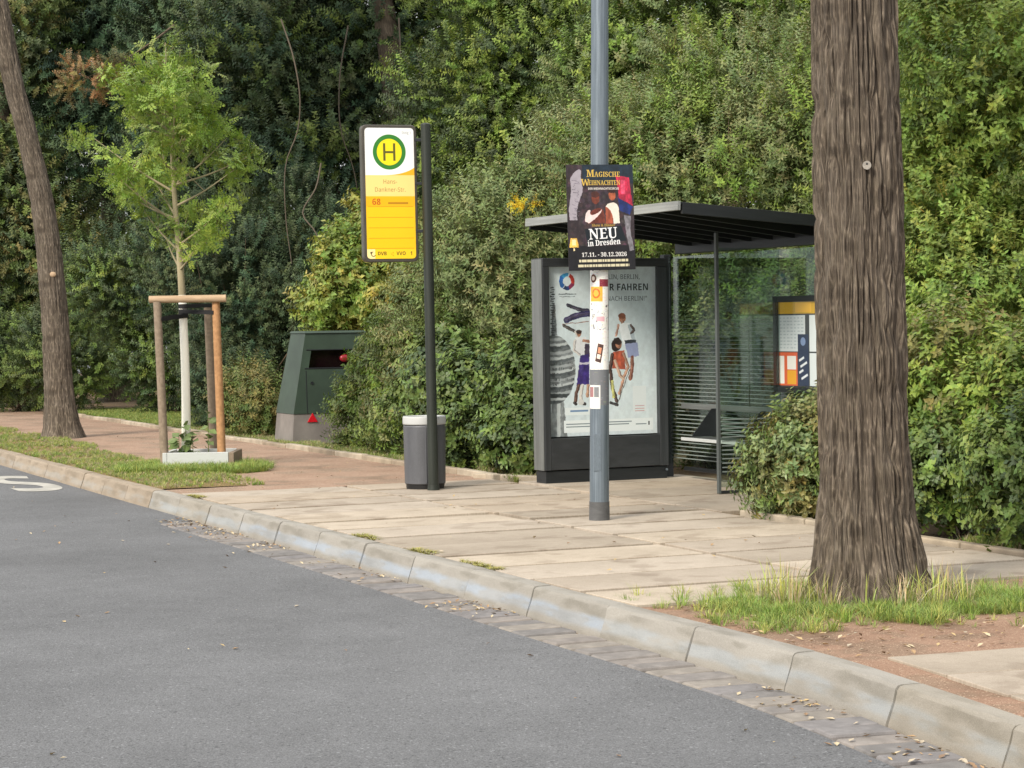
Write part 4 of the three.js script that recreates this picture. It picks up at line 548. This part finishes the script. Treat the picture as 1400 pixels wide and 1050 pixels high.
shrub('ivy_hedge', 'dark glossy ivy hedge at the right edge behind the path', [[3.75, 0.42, -14.95, 0.62, 0.5, 0.5], [4.3, 0.5, -14.7, 0.7, 0.6, 0.6], [3.25, 0.42, -15.75, 0.45, 0.46, 0.45]], 3800, 'broad', LM.gloss, [...G.mid, ...G.mid, ...G.dark, ...G.bright.slice(0, 1)], 202, { clumps: 46, clump: 0.3, scale: [0.5, 0.95], minY: 0.1 });
shrub('laurel_hedge', 'light green leafy hedge just right of the thick trunk', [[3.35, 0.95, -16.1, 0.55, 0.6, 0.5], [4.0, 0.95, -15.8, 0.7, 0.55, 0.55], [4.6, 1.1, -15.6, 0.6, 0.7, 0.6], [2.85, 0.75, -16.6, 0.4, 0.55, 0.4]], 3600, 'oval', LM.soft, [...G.bright, ...G.bright, ...G.olive], 203, { clumps: 44, clump: 0.3 });
shrub('tall_hazel', 'tall bright green bush filling the right edge of the view', [[4.3, 3.4, -18.3, 1.0, 1.3, 0.9], [3.75, 2.6, -18.4, 0.72, 1.1, 0.7], [4.9, 2.3, -18, 0.9, 1.3, 0.9], [4.2, 1.6, -17.8, 1.1, 0.9, 0.8], [3.6, 1.7, -17.9, 0.62, 0.9, 0.6], [4.2, 4.2, -18.9, 0.95, 0.9, 0.8]], 9500, 'oval', LM.soft, [...G.bright, ...G.bright, ...G.bright, ...G.mid, [0.34, 0.4, 0.08]], 204, { clumps: 60, clump: 0.26, stems: 16 });
shrub('grey_willow', 'tall grey green bush right behind the shelter roof', [[2.5, 2.9, -24.6, 1.2, 1.3, 0.9], [3.6, 3.1, -24.3, 1.0, 1.3, 0.9], [1.5, 3.1, -24.9, 0.9, 1.2, 0.8], [3, 4.1, -25.2, 1.4, 1.0, 0.9], [3.3, 1.5, -23.9, 1.2, 1.1, 0.8]], 9500, 'fine', LM.soft, [...G.grey, ...G.grey, ...G.mid, ...G.bright], 205, { clumps: 60, clump: 0.26, stems: 16 });
shrub('shelter_hedge', 'dense dark shrub behind the glass of the shelter', [[2.2, 0.9, -23.7, 0.9, 0.95, 0.5], [3.2, 0.9, -23, 0.9, 0.95, 0.6], [2.7, 0.5, -23, 0.8, 0.6, 0.5]], 3600, 'oval', LM.soft, [...G.mid, ...G.grey, ...G.dark], 206, { clumps: 40, clump: 0.3 });
shrub('feathery_bush', 'large rounded grey green bush between sign pole and shelter', [[-0.1, 2.3, -25.4, 0.85, 1.0, 0.8], [0.75, 2.75, -25.7, 0.9, 1.2, 0.8], [-0.7, 1.7, -26, 0.6, 1.0, 0.7], [0.3, 1.4, -25.3, 0.9, 0.9, 0.7], [1.5, 2.0, -25.4, 0.8, 1.1, 0.7], [1.2, 3.5, -26.2, 0.9, 0.8, 0.8]], 10500, 'fine', LM.soft, [...G.grey, ...G.grey, ...G.mid], 207, { clumps: 60, clump: 0.26, stems: 16 });
shrub('laurel_shrub', 'dark glossy shrub low between litter bin and advertising box', [[-0.25, 0.62, -24.1, 0.6, 0.68, 0.5], [0.35, 0.72, -23.6, 0.5, 0.75, 0.5], [-0.75, 0.75, -25, 0.55, 0.75, 0.5], [0.15, 0.3, -23.4, 0.5, 0.3, 0.4]], 3400, 'broad', LM.gloss, [...G.dark, ...G.mid, ...G.mid, ...G.grey.slice(0, 1)], 208, { clumps: 42, clump: 0.3 });
shrub('camera_shrub', 'leafy green shrub covering the right half of the speed camera trailer', [[-1.62, 0.62, -28.1, 0.5, 0.62, 0.45], [-1.2, 0.95, -27.4, 0.55, 0.95, 0.5], [-2.02, 0.42, -28.2, 0.3, 0.4, 0.3], [-1.35, 0.35, -26.6, 0.4, 0.38, 0.4], [-1.42, 1.32, -28.3, 0.4, 0.45, 0.4], [-1.8, 0.85, -28.2, 0.4, 0.45, 0.36], [-1.55, 1.2, -28.35, 0.36, 0.4, 0.36]], 4300, 'oval', LM.soft, [...G.mid, ...G.grey, ...G.bright], 209, { clumps: 42, clump: 0.3 });
shrub('golden_bush', 'yellow green bush above the speed camera trailer', [[-2.3, 2.1, -31.2, 0.55, 0.6, 0.5], [-1.75, 2.6, -31.4, 0.55, 0.65, 0.5], [-2.7, 1.8, -31.3, 0.35, 0.4, 0.35], [-1.5, 1.9, -31, 0.6, 0.7, 0.5], [-1.85, 3.05, -31.6, 0.5, 0.42, 0.45], [-2.35, 2.65, -31.3, 0.4, 0.4, 0.4]], 3000, 'broad', LM.thin, [...G.yellow, ...G.bright], 210, { clumps: 34, clump: 0.3 });
shrub('low_shrub', 'small round olive shrub left of the speed camera trailer', [[-3.85, 0.5, -31.6, 0.36, 0.52, 0.36], [-3.6, 0.4, -31.3, 0.25, 0.38, 0.3]], 1000, 'fine', LM.soft, [...G.olive, ...G.mid], 211, { clumps: 30 });
shrub('shade_hedge', 'low green hedge with shade coloured into its leaves behind the leaning trunk at far left', [[-9.9, 0.85, -43, 1.2, 0.9, 0.8], [-11.6, 0.9, -45.5, 1.3, 1, 0.9], [-8.6, 1.0, -41.8, 0.9, 1.0, 0.7]], 3600, 'far', LM.dull, [...G.mid, ...G.dark], 212, { clumps: 40, clump: 0.28, scale: [0.5, 0.9] });
shrub('shade_shrub', 'glossy shrub with shade coloured into its leaves between leaning trunk and young tree', [[-6.3, 1.1, -40.2, 0.9, 1.15, 0.7], [-5.3, 1.25, -39.2, 0.9, 1.3, 0.7], [-4.6, 1.1, -37.8, 0.8, 1.1, 0.6], [-7, 2.4, -40.2, 1.1, 1.0, 0.8]], 4600, 'far', LM.gloss, [...G.dark, ...G.dark, ...G.mid], 213, { clumps: 44, clump: 0.28, scale: [0.5, 0.9] });
shrub('thicket', 'tangled thicket with shade coloured into its leaves behind the young tree', [[-4.4, 1.8, -35.6, 1.0, 1.6, 0.8], [-3.4, 2.3, -35.8, 0.9, 1.7, 0.8], [-2.6, 1.6, -34.4, 0.7, 1.5, 0.6], [-5.4, 2.6, -37, 0.9, 1.4, 0.8], [-4.6, 0.6, -34.4, 0.7, 0.6, 0.5]], 6500, 'far', LM.dull, [...G.dark, ...G.deep, ...G.dark], 214, { clumps: 50, clump: 0.26, scale: [0.45, 0.85], stems: 18 });
{ const t = thing('brown_spray', 'dry orange brown leaf spray high beside the leaning trunk', 'foliage'); crown(t, 'foliage', [[-8.0, 6.35, -41.2, 0.5, 0.34, 0.35], [-7.6, 6.5, -41.3, 0.4, 0.25, 0.3], [-8.3, 6.2, -41.2, 0.25, 0.22, 0.25]], 230, 'far', LM.thin, [...G.brown, ...G.olive], 215, { clumps: 9, scale: [0.4, 0.75], drop: 0.6 }); part('twig', taper([[-6.6, 7.6, -43], [-7.1, 7.0, -42], [-7.6, 6.6, -41.4], [-8.2, 6.3, -41.2]], [0.025, 0.016, 0.006], 6, 14), twigBark, t); }
{ const t = thing('yellow_flowers', 'small cluster of yellow flowers on the bush left of the shelter roof', 'flowers'); crown(t, 'blossom', [[0.17, 2.93, -24.3, 0.13, 0.07, 0.1]], 26, 'oval', LM.thin, [[0.8, 0.72, 0.05], [0.78, 0.66, 0.05]], 216, { clumps: 5, scale: [0.45, 0.7] }); part('twig', taper([[0.2, 2.2, -25], [0.17, 2.6, -24.6], [0.17, 2.92, -24.32]], [0.008, 0.003], 5, 8), twigBark, t); }

// ───────────────────────── woodland trees behind ─────────────────────────
function tree(name, label, base, h, r0, blobs, count, type, mat, pal, seed, o = {}) {
  const t = thing(name, label, 'tree', [0, 0, 0], 0, 'woodland trees behind the shrubs'), [bx, bz] = base, r = rnd(seed + 1);
  part('trunk', trunkGeo([[-0.1, bx, bz, r0 * 1.35], [0.4, bx + (r() - 0.5) * 0.1, bz, r0], [h * 0.5, bx + (r() - 0.5) * 0.5, bz, r0 * 0.8], [h, bx + (r() - 0.5) * 0.8, bz, r0 * 0.4]], 28, 60, 0.02, 14, seed + 2), M.barkFar, t);
  for (const b of blobs) part('limb', taper([[bx, Math.min(h * 0.7, Math.max(1, b[1] - 1.4)), bz], [lerp(bx, b[0], 0.5), b[1] - 0.5, lerp(bz, b[2], 0.5)], [b[0], b[1], b[2]]], [r0 * 0.35, r0 * 0.2, r0 * 0.06], 6, 8), M.barkFar, t);
  crown(t, 'crown', blobs, count, type, mat, pal, seed, { clumps: 40, clump: 0.27, inner: 0.25, ...o }); return t;
}
tree('lime_tree', 'tree with shade coloured into its leaves and tall brown trunk behind the bus stop sign', [-2.2, -39.5], 9, 0.36, [[-3.6, 4.4, -40, 1.5, 1.8, 1.1], [-2.2, 6.8, -40.5, 1.6, 1.6, 1.2], [-4.6, 6.4, -40.5, 1.5, 1.7, 1.2], [-0.9, 5.2, -40, 1.3, 1.7, 1.1], [-2.6, 9.2, -40.5, 2.4, 1.4, 1.6]], 8200, 'far', LM.dull, [...G.dark, ...G.deep, ...G.mid], 301);
tree('maple_tree', 'green tree crown above and behind the feathery bush', [0.2, -34.5], 8, 0.2, [[-0.6, 5.2, -34.2, 1.2, 1.2, 1], [0.8, 5.6, -34, 1.3, 1.3, 1], [0.2, 4.1, -33.6, 1.2, 1.0, 0.9], [1.7, 4.7, -33.4, 1.0, 1.2, 0.9], [0.4, 7.4, -34.6, 1.9, 1.2, 1.4], [-1.2, 3.4, -34, 0.9, 1.2, 0.8]], 7200, 'far', LM.soft, [...G.mid, ...G.dark, ...G.bright], 302, { scale: [0.6, 1.0] });
tree('ash_tree', 'mid green tree crown between lamp post and thick trunk', [3.2, -30.5], 8, 0.18, [[2.4, 5.2, -30.6, 1.2, 1.1, 1], [3.8, 5.0, -30.2, 1.2, 1.2, 1], [1.6, 4.7, -30.4, 0.9, 1.0, 0.8], [4.8, 5.6, -30.2, 1.2, 1.2, 1], [3.2, 6.8, -30.8, 2.2, 1.2, 1.3]], 6800, 'far', LM.soft, [...G.mid, ...G.grey, ...G.bright], 303, { scale: [0.55, 0.95] });
tree('yew_tree', 'dark blue green feathery conifer at top left beside the leaning trunk', [-8.9, -48.5], 12, 0.3, [[-9.4, 7.4, -48, 1.6, 1.3, 1.2], [-8.2, 8.6, -48.4, 1.5, 1.4, 1.2], [-9.2, 5.6, -47.6, 1.5, 1.1, 1.1], [-9.8, 9.6, -48.6, 1.8, 1.4, 1.3], [-8.4, 6.6, -47.8, 1.2, 1.2, 1], [-9, 11.6, -48.6, 2.2, 1.4, 1.6]], 6400, 'farFine', LM.dull, [...G.deep, ...G.deep, [0.03, 0.07, 0.045]], 304, { drop: 0.7 });
tree('autumn_tree', 'olive brown tree low behind the leaning trunk at the left edge', [-10.8, -47], 10, 0.26, [[-10.6, 4.2, -46.6, 1.2, 1.4, 1], [-11.2, 2.6, -46.4, 1.2, 1.3, 1], [-9.7, 3.2, -46.2, 1.0, 1.4, 0.9], [-11, 6.2, -47.2, 1.3, 1.4, 1.1], [-10.9, 8.4, -47.4, 1.6, 1.4, 1.2], [-8.8, 2.4, -45.4, 0.9, 1.2, 0.9]], 5800, 'far', LM.soft, [...G.olive, ...G.mid, ...G.dark], 305);
tree('elm_tree', 'tall tree with shade coloured into its leaves behind the crown of the young tree', [-6.2, -46.5], 12, 0.34, [[-6.6, 7.6, -46.6, 1.7, 1.5, 1.2], [-5.2, 6.2, -46, 1.5, 1.5, 1.1], [-6.9, 5, -45.8, 1.4, 1.3, 1.1], [-4.4, 8, -46.4, 1.6, 1.5, 1.2], [-5.6, 4, -45.4, 1.3, 1.4, 1], [-5.8, 10.4, -46.8, 2.4, 1.4, 1.6], [-7.4, 3.2, -45, 1.1, 1.2, 1]], 7600, 'far', LM.dull, [...G.dark, ...G.dark, ...G.deep], 306);
tree('hornbeam_tree', 'bright leafy tree behind the bushes at the right edge', [5.6, -23.6], 7, 0.16, [[4.6, 4.4, -23.6, 1.1, 1.1, 0.9], [5.8, 4.2, -23.2, 1.1, 1.2, 0.9], [5.2, 2.6, -22.8, 1.2, 1.2, 0.9], [4.2, 2.8, -22.8, 0.9, 1.1, 0.8], [5.2, 5.6, -23.8, 1.5, 1.0, 1.1]], 7000, 'far', LM.soft, [...G.bright, ...G.bright, ...G.mid], 307, { scale: [0.42, 0.75] });
{ // the wood beyond, one mass of leaves with no single crown to be told apart
  const t = new THREE.Group(); t.name = 'far_woodland'; t.userData = { kind: 'stuff', label: 'dense dark wood far behind the shrubs', category: 'woodland' }; scene.add(t);
  const r = rnd(401), bl = []; for (let i = 0; i < 60; i++) { const x = lerp(-22, 14, (i % 20) / 19) + (r() - 0.5), row = Math.floor(i / 20); bl.push([x - 3, 2 + row * 4.2 + r(), -58 + (x + 3) * 0.5 - row * 0.8 + (r() - 0.5) * 3, 2.2, 2.8, 1.5]); }
  crown(t, 'far_foliage', bl, 26000, 'far', LM.dull, [...G.mid, ...G.dark], 402, { clumps: 18, clump: 0.34, inner: 0.35, scale: [1.0, 1.7] });
}
{ // bare hanging vines and thin stems in the thicket
  const r = rnd(411), mat = std({ color: 0x5f564a, roughness: 1 }), labs = ['pale bare vine hanging in the thicket right of the young tree', 'long grey vine curving down beside the lime trunk', 'thin bare stem left of the bus stop sign', 'twisted vine high above the speed camera trailer'];
  [[[-3.6, 6.5, -34.6], [-3.3, 5.2, -34.4], [-3.55, 4.2, -34.5], [-3.5, 2.6, -34.6]], [[-1.9, 7, -38.2], [-1.95, 5.6, -38.1], [-1.5, 4.3, -38.2], [-1.55, 3, -38.4]], [[-2.75, 6.8, -37.6], [-2.9, 5, -37.5], [-2.6, 3.6, -37.6]], [[-3.0, 4.2, -34.6], [-3.3, 3.4, -34.5], [-3.0, 2.8, -34.4], [-3.2, 1.6, -34.6]]].forEach((p, i) => { const t = thing('hanging_vine', labs[i], 'vine', [0, 0, 0], 0, 'vines in the thicket'); part('vine', taper(p.flatMap((q, k) => k ? [[(q[0] + p[k - 1][0]) / 2 + (r() - 0.5) * 0.16, (q[1] + p[k - 1][1]) / 2, q[2]], q] : [q]), [0.014, 0.011, 0.007], 6, 26), mat, t); });
}

// ───────────────────────── grass, weeds, litter ─────────────────────────
function tuftGeo(seed, n, h, spread) { const r = rnd(seed), P = [], C = []; for (let i = 0; i < n; i++) { const a = r() * 6.283, b = V(Math.cos(a) * r() * spread * 0.4, 0, Math.sin(a) * r() * spread * 0.4), lean = r() * spread, hh = h * lerp(0.5, 1.1, r()), w = 0.0024 + r() * 0.0024, o = V(Math.cos(a), 0, Math.sin(a)), s = V(-o.z, 0, o.x).multiplyScalar(w), m = b.clone().addScaledVector(o, lean * 0.4).add(V(0, hh * 0.62, 0)), t = b.clone().addScaledVector(o, lean).add(V(0, hh, 0)), k = lerp(0.75, 1.25, r()), c = [k * lerp(0.9, 1.25, r()), k, k]; for (const v of [b.clone().add(s), b.clone().sub(s), m.clone().addScaledVector(s, 0.7), b.clone().sub(s), m.clone().addScaledVector(s, -0.7), m.clone().addScaledVector(s, 0.7), m.clone().addScaledVector(s, 0.7), m.clone().addScaledVector(s, -0.7), t]) { P.push(v.x, v.y, v.z); C.push(...c); } } return geoOf(P, C); }
const tuft = { short: tuftGeo(1, 16, 0.07, 0.05), mid: tuftGeo(2, 18, 0.12, 0.2), long: tuftGeo(3, 10, 0.24, 0.26), flatw: tuftGeo(4, 20, 0.03, 0.06) };
const grassMat = new THREE.MeshPhysicalMaterial({ color: 0xffffff, vertexColors: true, roughness: 0.7, transmission: 0.3, thickness: 0, side: THREE.DoubleSide });
const GR = { green: [0.2, 0.32, 0.05], lime: [0.36, 0.42, 0.1], dry: [0.44, 0.39, 0.22], straw: [0.5, 0.45, 0.3] };
function grass(name, label, geo, n, pick, seed, cols, sc = [0.7, 1.3]) {
  const r = rnd(seed), m = new THREE.InstancedMesh(tuft[geo], grassMat, n), q = new THREE.Quaternion(), e = new THREE.Color(); let k = 0, guard = 0;
  while (k < n && guard++ < n * 30) { const p = pick(r); if (!p) continue; const s = lerp(sc[0], sc[1], r()); q.setFromEuler(new THREE.Euler((r() - 0.5) * 0.3, r() * 6.283, (r() - 0.5) * 0.3)); m.setMatrixAt(k, new THREE.Matrix4().compose(p, q, V(s, s, s))); const c = cols[Math.floor(r() * cols.length)], f = lerp(0.75, 1.25, r()); e.setRGB(c[0] * f, c[1] * f, c[2] * f); m.setColorAt(k, e); k++; }
  m.count = k; m.name = name; m.castShadow = m.receiveShadow = true; m.userData = { kind: 'stuff', label, category: 'grass' }; scene.add(m); return m;
}
const GY = -0.014;
structure('verge', sheet(S0 - 26, S1 - 0.1, 0.13, (s) => lerp(1.25, 1.0, clamp((s - S0 + 10) / 16)) + 0.25 * (vnoise(s * 0.8, 2, 0, 0, 3) - 0.5), -0.006, 160, 8, 0.01, 9), std({ map: rep(T.soil, 1 / 1.5), color: new THREE.Color(1.3, 1.35, 0.9), roughness: 1 }), 'earth of the grass verge between kerb and footpath');
const patchy = (p, k, th, s) => fbm(p.x * k, p.z * k, 0, 3, s) > th;
grass('verge_grass', 'short yellow green grass of the verge beside the kerb', 'short', 12000, (r) => { const s = lerp(S0 - 18, S1 - 0.15, r()), d = 0.14 + r() * (1.25 + 0.4 * (vnoise(s * 0.9, 7, 0, 0, 4) - 0.5)), p = at(s, d, GY); return (patchy(p, 1.3, 0.44, 5) || r() < 0.2) ? p : null; }, 501, [GR.green, GR.lime, GR.lime, GR.dry], [0.3, 0.8]);
grass('planter_grass', 'fresh green grass around the young tree and its frame', 'mid', 1300, (r) => { const p = V(-3.62 + (r() - 0.5) * 1.7, GY, -24.5 + (r() - 0.5) * 1.5); if (Math.abs(p.x + 3.6) < 0.41 && Math.abs(p.z + 24.98) < 0.4) return null; return p.clone().sub(V(-3.65, 0, -24.4)).length() < 0.95 && r() < 0.8 ? p : null; }, 502, [GR.green, GR.green, GR.lime], [0.3, 0.9]);
grass('lawn', 'strip of bright green lawn behind the edging at left', 'short', 7500, (r) => { const s = lerp(S0 - 13, S0 - 4.2, r()); return at(s, 3.6 + r() * 2.3, -0.03); }, 503, [GR.green, GR.lime], [0.9, 1.5]);
const TX = 1.99, TZ = -12.3;
grass('tree_pit_grass', 'green grass growing around the foot of the thick trunk', 'mid', 1900, (r) => { const p = V(TX + (r() - 0.47) * 3, GY, TZ + (r() - 0.36) * 2), d = Math.hypot(p.x - TX, p.z - TZ); if (d < 0.3) return null; const k = K(sOfZ(p.z)).p; if (p.x < k.x + 0.2) return null; const e = ((p.x - TX - 0.12) / 1.08) ** 2 + ((p.z - TZ - 0.2) / 0.7) ** 2 + (fbm(p.x * 3.2, p.z * 3.2, 0, 3, 13) - 0.5) * 1.5; if (p.x < TX - 0.15 && p.z > TZ + 0.1 && p.x < k.x + 0.75 && p.x > TX - 0.95 && r() < 0.1) return p; if (e < 2.2 && r() < 0.03) return p; return e < 1 && r() < 1.2 - e && (patchy(p, 4.1, 0.42, 12) || r() < 0.1) ? p : null; }, 504, [GR.green, GR.green, GR.green, GR.lime], [0.18, 0.7]);
grass('dry_grass', 'tall dry straw coloured grass against the thick trunk', 'long', 90, (r) => { const a = r() * 6.283, q = 0.33 + r() * 0.22, p = V(TX + Math.cos(a) * q * 1.15, GY, TZ + Math.sin(a) * q); return p.z > TZ - 0.15 && (p.x > TX + 0.12 || p.x < TX - 0.22 || r() < 0.15) ? p : null; }, 505, [GR.dry, GR.straw, GR.lime], [0.35, 1.05]);
grass('hedge_foot_grass', 'short grass and weeds along the foot of the shrubs', 'short', 3600, (r) => { const s = lerp(S0 - 6, sOfZ(-10), r()), p = at(s, 3.58 + r() * 0.45, -0.03); const rel = s - S1; if (rel > 0.9 && rel < 5.3) return null; return patchy(p, 1.1, 0.48, 6) ? p : null; }, 506, [GR.green, GR.lime, GR.dry]);
// single weeds in the joint behind the kerb
[[-16.2, 0.3, 'tuft of weeds in the kerb joint left of the litter bin'], [-15.1, 0.28, 'flat weed tuft in the kerb joint in front of the litter bin'], [-14.2, 0.42, 'spreading weed patch in the kerb joint near the lamp post'], [-20.4, 0.24, 'small weed at the far corner of the slabs']].forEach(([z, L, label], i) => {
  const t = thing('weed', label, 'weed', [0, 0, 0], 0, 'weeds in the kerb joint'), r = rnd(520 + i), s0 = sOfZ(z), gs = []; for (let k = 0; k < 26; k++) { const p = at(s0 + (r() - 0.5) * L * 1.4, 0.135 + r() * 0.07, -0.012), g = tuft.flatw.clone().scale(0.9 + r() * 0.6, 0.5 + r() * 0.5, 0.9 + r() * 0.6).rotateY(r() * 6).translate(p.x, p.y, p.z); gs.push(g); }
  const m = part('blades', gs, new THREE.MeshPhysicalMaterial({ color: new THREE.Color(0.27, 0.28, 0.08), vertexColors: true, roughness: 0.8, side: THREE.DoubleSide }), t); m.userData.kind = 'stuff';
});
{ // a broad leaved weed inside the planter frame
  const t = thing('planter_weed', 'broad leaved weed growing at the foot of the young stem', 'weed'); const P = [], C = [], r = rnd(531);
  for (const [x, h] of [[-3.78, 0.42], [-3.7, 0.3], [-3.52, 0.5], [-3.86, 0.26]]) for (let i = 0; i < 11; i++) { const a = r() * 6.283, y = 0.1 + h * (i + 1) / 11, o = V(Math.cos(a), (r() - 0.55) * 1.1, Math.sin(a)), k = lerp(0.8, 1.2, r()); leafInto(P, C, V(x, y, -24.92), o, V(r() - 0.5, 0.6, r()), 0.1 + r() * 0.07, 0.08 + r() * 0.03, 0.15, [k, k, k]); }
  part('leaves', geoOf(P, C), new THREE.MeshPhysicalMaterial({ color: new THREE.Color(0.15, 0.22, 0.06), vertexColors: true, roughness: 0.6, transmission: 0.3, thickness: 0, side: THREE.DoubleSide }), t); const sm2 = std({ color: 0x5f6b34, roughness: 0.9 }); for (const [x, h] of [[-3.78, 0.42], [-3.7, 0.3], [-3.52, 0.5], [-3.86, 0.26]]) part('stalk', taper([[x, 0.08, -24.92], [x, 0.1 + h, -24.92]], [0.006, 0.003], 5, 3), sm2, t);
}
{ // fallen leaves: thick along the gutter, a few on road and paving
  const P = [], C = []; leafInto(P, C, V(-0.02, 0, 0), V(1, 0.12, 0), V(0, 1, 0), 0.045, 0.026, 0.25, [1, 1, 1]); const lg = geoOf(P, C), r = rnd(541), list = [], add = (p) => { const s = lerp(0.4, 1.05, r()); list.push(new THREE.Matrix4().compose(p, new THREE.Quaternion().setFromEuler(new THREE.Euler((r() - 0.5) * 0.6, r() * 6.283, (r() - 0.5) * 0.8)), V(s, s, s))); };
  const gz0 = S1 + 1.5, gz1 = sOfZ(-7);
  for (let i = 0; i < 1300; i++) { const s = lerp(gz0, gz1, r()); const den = fbm(s * 0.7, 1.5, 0, 3, 8); if (r() > sstep(0.42, 0.66, den)) continue; add(at(s, -0.1 - Math.pow(r(), 1.6) * 0.3, ROADY + 0.014)); }
  for (let i = 0; i < 110; i++) { const z = -lerp(6.5, 27, r()), s = sOfZ(z); add(at(s, -0.45 - Math.pow(r(), 1.5) * 4.5, ROADY + 0.008)); }
  for (let i = 0; i < 150; i++) { const s = lerp(S0 - 4, sOfZ(-9), r()); add(at(s, 0.2 + r() * 3.2, 0.012)); }
  for (let i = 0; i < 260; i++) add(at(lerp(sOfZ(-12), sOfZ(-10.1), r()), 0.15 + r() * 1.5, 0.0));
  for (let i = 0; i < 420; i++) add(at(lerp(S0 - 8, sOfZ(-9), r()), 3.56 + r() * 0.5, -0.012));
  const m = new THREE.InstancedMesh(lg, new THREE.MeshStandardMaterial({ color: 0xffffff, roughness: 0.85, side: THREE.DoubleSide }), list.length), cols = [[0.36, 0.24, 0.13], [0.44, 0.33, 0.17], [0.26, 0.17, 0.1], [0.5, 0.42, 0.28], [0.22, 0.15, 0.1], [0.42, 0.36, 0.27]], e = new THREE.Color();
  list.forEach((x, i) => { m.setMatrixAt(i, x); const c = cols[Math.floor(r() * cols.length)]; e.setRGB(...c); m.setColorAt(i, e); }); m.name = 'fallen_leaves'; m.castShadow = m.receiveShadow = true; m.userData = { kind: 'stuff', label: 'brown and yellow fallen leaves along the gutter', category: 'leaves' }; scene.add(m);
}
renderer.render(scene, camera);
